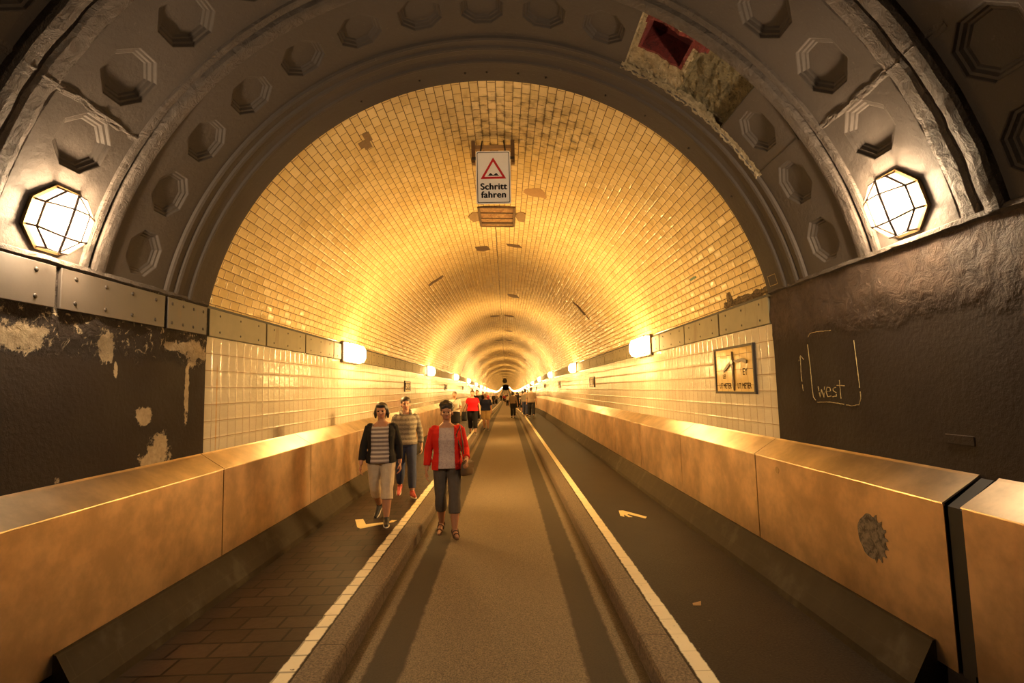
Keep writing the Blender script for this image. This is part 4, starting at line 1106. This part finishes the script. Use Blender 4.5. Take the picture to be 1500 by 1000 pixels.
p4, _, _ = person('woman in white top with dark skirt and shoulder strap by the left wall', -1.72, 18.9, 0, 1.58, 2, ((12, 6), (-8, 18)), ((10, 14, 80), (-4, 12, 16)),
    [W('top', c_white, 'top', z0=.53, sleeve=.45, inf=.012), W('skirt', c_dk, 'skirt', z=.30), W('shoe', s_black, 'shoe', high=False)], 'pony', H_BROWN, SKIN2, MV, False, 1.05)
p5, AR5, _ = person('person in bright red T-shirt and black cropped trousers by the white line', -1.15, 19.9, 0, 1.605, 2, ((10, 4), (-6, 12)), ((4, 20, 10), (-4, 16, 10)),
    [W('shirt', c_tee, 'top', z0=.52, sleeve=.36, inf=.014), W('trousers', c_dk, 'trousers', upto=.85, inf=.014), W('shoe', s_brown, 'shoe', high=False)], 'short', H_BROWN, SKIN, MV, False, 1.16)
p6, _, _ = person('white haired man in navy shirt and khaki shorts on the road edge', -.80, 23.6, -.15, 1.62, -6, ((8, 4), (-6, 10)), ((-6, 12, 18), (4, 10, 30)),
    [W('shirt', c_navy, 'top', z0=.52, sleeve=.42, inf=.016), W('shorts', c_khaki, 'trousers', upto=.50, inf=.02, bell=.012), W('shoe', s_black, 'shoe', high=False)], 'short', H_GREY, SKIN, MV, False, 1.15, female=False)
p7, _, _ = person('person in black half hidden behind the red T-shirt and navy shirt', -1.40, 27.5, 0, 1.62, 0, ((10, 4), (-8, 14)), ((0, 10, 14), (0, 10, 14)),
    [W('shirt', c_black, 'top', z0=.52, sleeve=.95, inf=.012), W('trousers', c_dk, 'trousers', inf=.012), W('shoe', s_black, 'shoe')], 'short', H_DARK, SKIN, .018)
p8, _, _ = person('person in taupe shirt and slim black jeans walking away on the road', .53, 32.6, -.15, 1.62, 180, ((6, 2), (-5, 8)), ((0, 14, 14), (0, 18, 10)),
    [W('shirt', c_taupe, 'top', z0=.54, sleeve=.6, inf=.012), W('trousers', c_dk, 'trousers', inf=.006), W('shoe', s_black, 'shoe')], 'bob', H_DARK, SKIN, .016)
p9, _, _ = person('woman in banded top and long black skirt walking away on the right walkway', 1.28, 37.0, 0, 1.56, 180, ((6, 4), (-8, 24)), ((0, 12, 14), (0, 12, 10)),
    [W('top', c_band, 'top', z0=.54, sleeve=.6, inf=.014), W('skirt', c_dk, 'skirt', z=.24), W('shoe', s_black, 'shoe')], 'bob', H_DARK, SKIN, .018, False, 1.2)
p10, _, _ = person('man in taupe shirt and dark trousers walking away beside the right wall', 1.52, 29.6, 0, 1.70, 182, ((14, 4), (-12, 18)), ((4, 10, 14), (-6, 14, 14)),
    [W('shirt', c_taupe, 'top', z0=.50, sleeve=.5, inf=.016), W('trousers', c_dk, 'trousers', inf=.016), W('shoe', s_black, 'shoe')], 'short', H_BROWN, SKIN, .016, False, 1.12, female=False)
p11, _, _ = person('person in greyish top and jeans just left of the man in taupe', 1.22, 30.6, 0, 1.60, 180, ((8, 4), (-8, 14)), ((0, 10, 14), (0, 16, 14)),
    [W('top', c_hood, 'top', z0=.53, sleeve=.9, inf=.012), W('trousers', c_jean, 'trousers', inf=.012), W('shoe', s_black, 'shoe')], 'short', H_DARK, SKIN, .018)
# tiny people in the depth: two figures, copied with clothes of their own colour
def recolour(root, shirt, legs_):
    for ch in root.children:
        k = ch.name.split('.')[0]
        mm = shirt if k == 'shirt' else legs_ if k == 'trousers' else None
        if mm and ch.material_slots: ch.material_slots[0].link = 'OBJECT'; ch.material_slots[0].material = mm
fa, _, _ = person('x', -1.75, 78, 0, 1.66, 0, ((12, 6), (-8, 16)), ((6, 12, 14), (-6, 12, 14)), [W('shirt', c_black, 'top', z0=.52, sleeve=.9, inf=.014), W('trousers', c_dk, 'trousers', inf=.014)], 'short', H_DARK, SKIN, .022, group='tiny distant walkers')
fb, _, _ = person('x', .62, 62, -.15, 1.64, 180, ((10, 6), (-8, 16)), ((4, 12, 14), (-4, 14, 14)), [W('shirt', c_white, 'top', z0=.52, sleeve=.5, inf=.014), W('trousers', c_dk, 'trousers', inf=.014)], 'bob', H_DARK, SKIN, .022, group='tiny distant walkers')
M_fr = cloth('faded_red', (.34, .04, .03))
far = [(fa, -1.72, 77, 0, c_black, c_dk, 'tiny distant walker in black on the left walkway, nearest of the far pair'), (fa, -1.38, 79, 0, c_taupe, c_dk, 'tiny distant walker in brown beside the black clad one'), (fa, -1.55, 92, 0, c_black, c_jean, 'tiny distant walker behind the pair on the left walkway'),
       (fa, -1.85, 45, 0, c_dk, c_dk, 'small dark walker close to the left wall behind the navy shirt'), (fa, -1.62, 47, 0, M_fr, c_dk, 'small walker in dull red close to the left wall'),
       (fb, .30, 72, -.15, c_white, c_dk, 'tiny walker in white on the road beyond the black jeans'), (fb, .75, 66, -.15, c_taupe, c_dk, 'tiny walker in taupe just beyond the white top'), (fb, 1.30, 58, 0, M_fr, c_dk, 'small walker in dull red on the right walkway'), (fb, 1.55, 62, 0, c_black, c_dk, 'small black clad walker on the right walkway near the wall'), (fb, 1.15, 50, 0, c_dk, c_dk, 'small dark walker between the banded top and the taupe shirt'),
       (fb, -.1, 110, -.15, M_fr, c_dk, None), (fb, .4, 118, -.15, c_taupe, c_jean, None), (fa, -.5, 130, -.15, M_fr, c_dk, None), (fa, -1.0, 120, 0, c_black, c_dk, None), (fb, .1, 150, -.15, c_dk, c_dk, None), (fa, -.4, 165, -.15, c_white, c_dk, None), (fb, 1.2, 105, 0, c_black, c_dk, None), (fb, .6, 180, -.15, M_fr, c_dk, None), (fa, -.9, 190, -.15, c_taupe, c_dk, None)]
used = set()
for src, x, y, z, a, b, lab in far:
    r = src if src.name not in used else dup(src, (0, 0, 0)); used.add(src.name)
    r.location = (x, y, z-sag(y)); r.rotation_euler = (0, 0, R_(rnd.uniform(-8, 8)) + (PI if src is fb else 0)); r['label'] = lab or 'minute walker in the crowd near the end of the tunnel'; recolour(r, a, b)
# bags
M_bag = simple('brown_leather', (.10, .06, .03), .45); M_bagb = simple('black_bag', (.012, .011, .011), .5)
def bag(name, label, loc, size, mat, strap, rz=0):
    root = thing(name, label, 'bag', loc, rz)
    bm = bmesh.new(); w_, d_, h_ = size; loft(bm, [(0, 0, w_*.9, d_*.8), (h_*.15, 0, w_, d_), (h_*.7, 0, w_*.97, d_*.9), (h_, 0, w_*.85, d_*.45)], 20); obj('pouch', bm, mat, root, True)
    bm = bmesh.new(); box(bm, -w_*.8, w_*.8, -d_*1.04, -d_*.7, h_*.5, h_*.96); bmesh.ops.bevel(bm, geom=list(bm.edges), offset=.008, segments=2, affect='EDGES'); obj('flap', bm, mat, root)
    bm = bmesh.new()
    limb(bm, strap, [.008]*len(strap), 6, False); obj('strap', bm, mat, root); return root
bag('shoulder_bag', 'brown shoulder bag at the hip of the woman in the red cardigan', (-.39, 6.74, .60), (.12, .05, .17), M_bag, [(-.06, 0, .15), (-.10, -.01, .40), (-.11, .02, .62), (-.10, .09, .50), (.02, .03, .15)], R_(60))
bag('handbag', 'large black bag hanging beside the red T-shirt walker', (-1.45, 19.75, .52), (.11, .08, .34), M_bagb, [(-.06, 0, .28), (.04, 0, .55), (.16, -.06, .76), (.15, .1, .76), (.06, .03, .28)])
bag('crossbody_bag', 'small dark bag on the woman in white by the left wall', (-1.93, 18.8, .72), (.09, .05, .18), M_bagb, [(.0, 0, .18), (.12, -.14, .42), (.30, -.07, .66), (.28, .13, .6), (.02, .07, .18)])
# ------------------------------------------------------------------ world and view
w = bpy.data.worlds.new('world'); bpy.context.scene.world = w; w.use_nodes = True
w.node_tree.nodes['Background'].inputs[0].default_value = (0, 0, 0, 1); w.node_tree.nodes['Background'].inputs[1].default_value = 0
sc = bpy.context.scene
sc.view_settings.view_transform = 'Standard'; sc.view_settings.look = 'None'; sc.view_settings.gamma = 1; sc.view_settings.use_curve_mapping = False
sc.view_settings.exposure = 1.4
sc.cycles.max_bounces = 10; sc.cycles.diffuse_bounces = 6; sc.cycles.glossy_bounces = 4; sc.cycles.use_denoising = True; sc.cycles.sample_clamp_indirect = 10
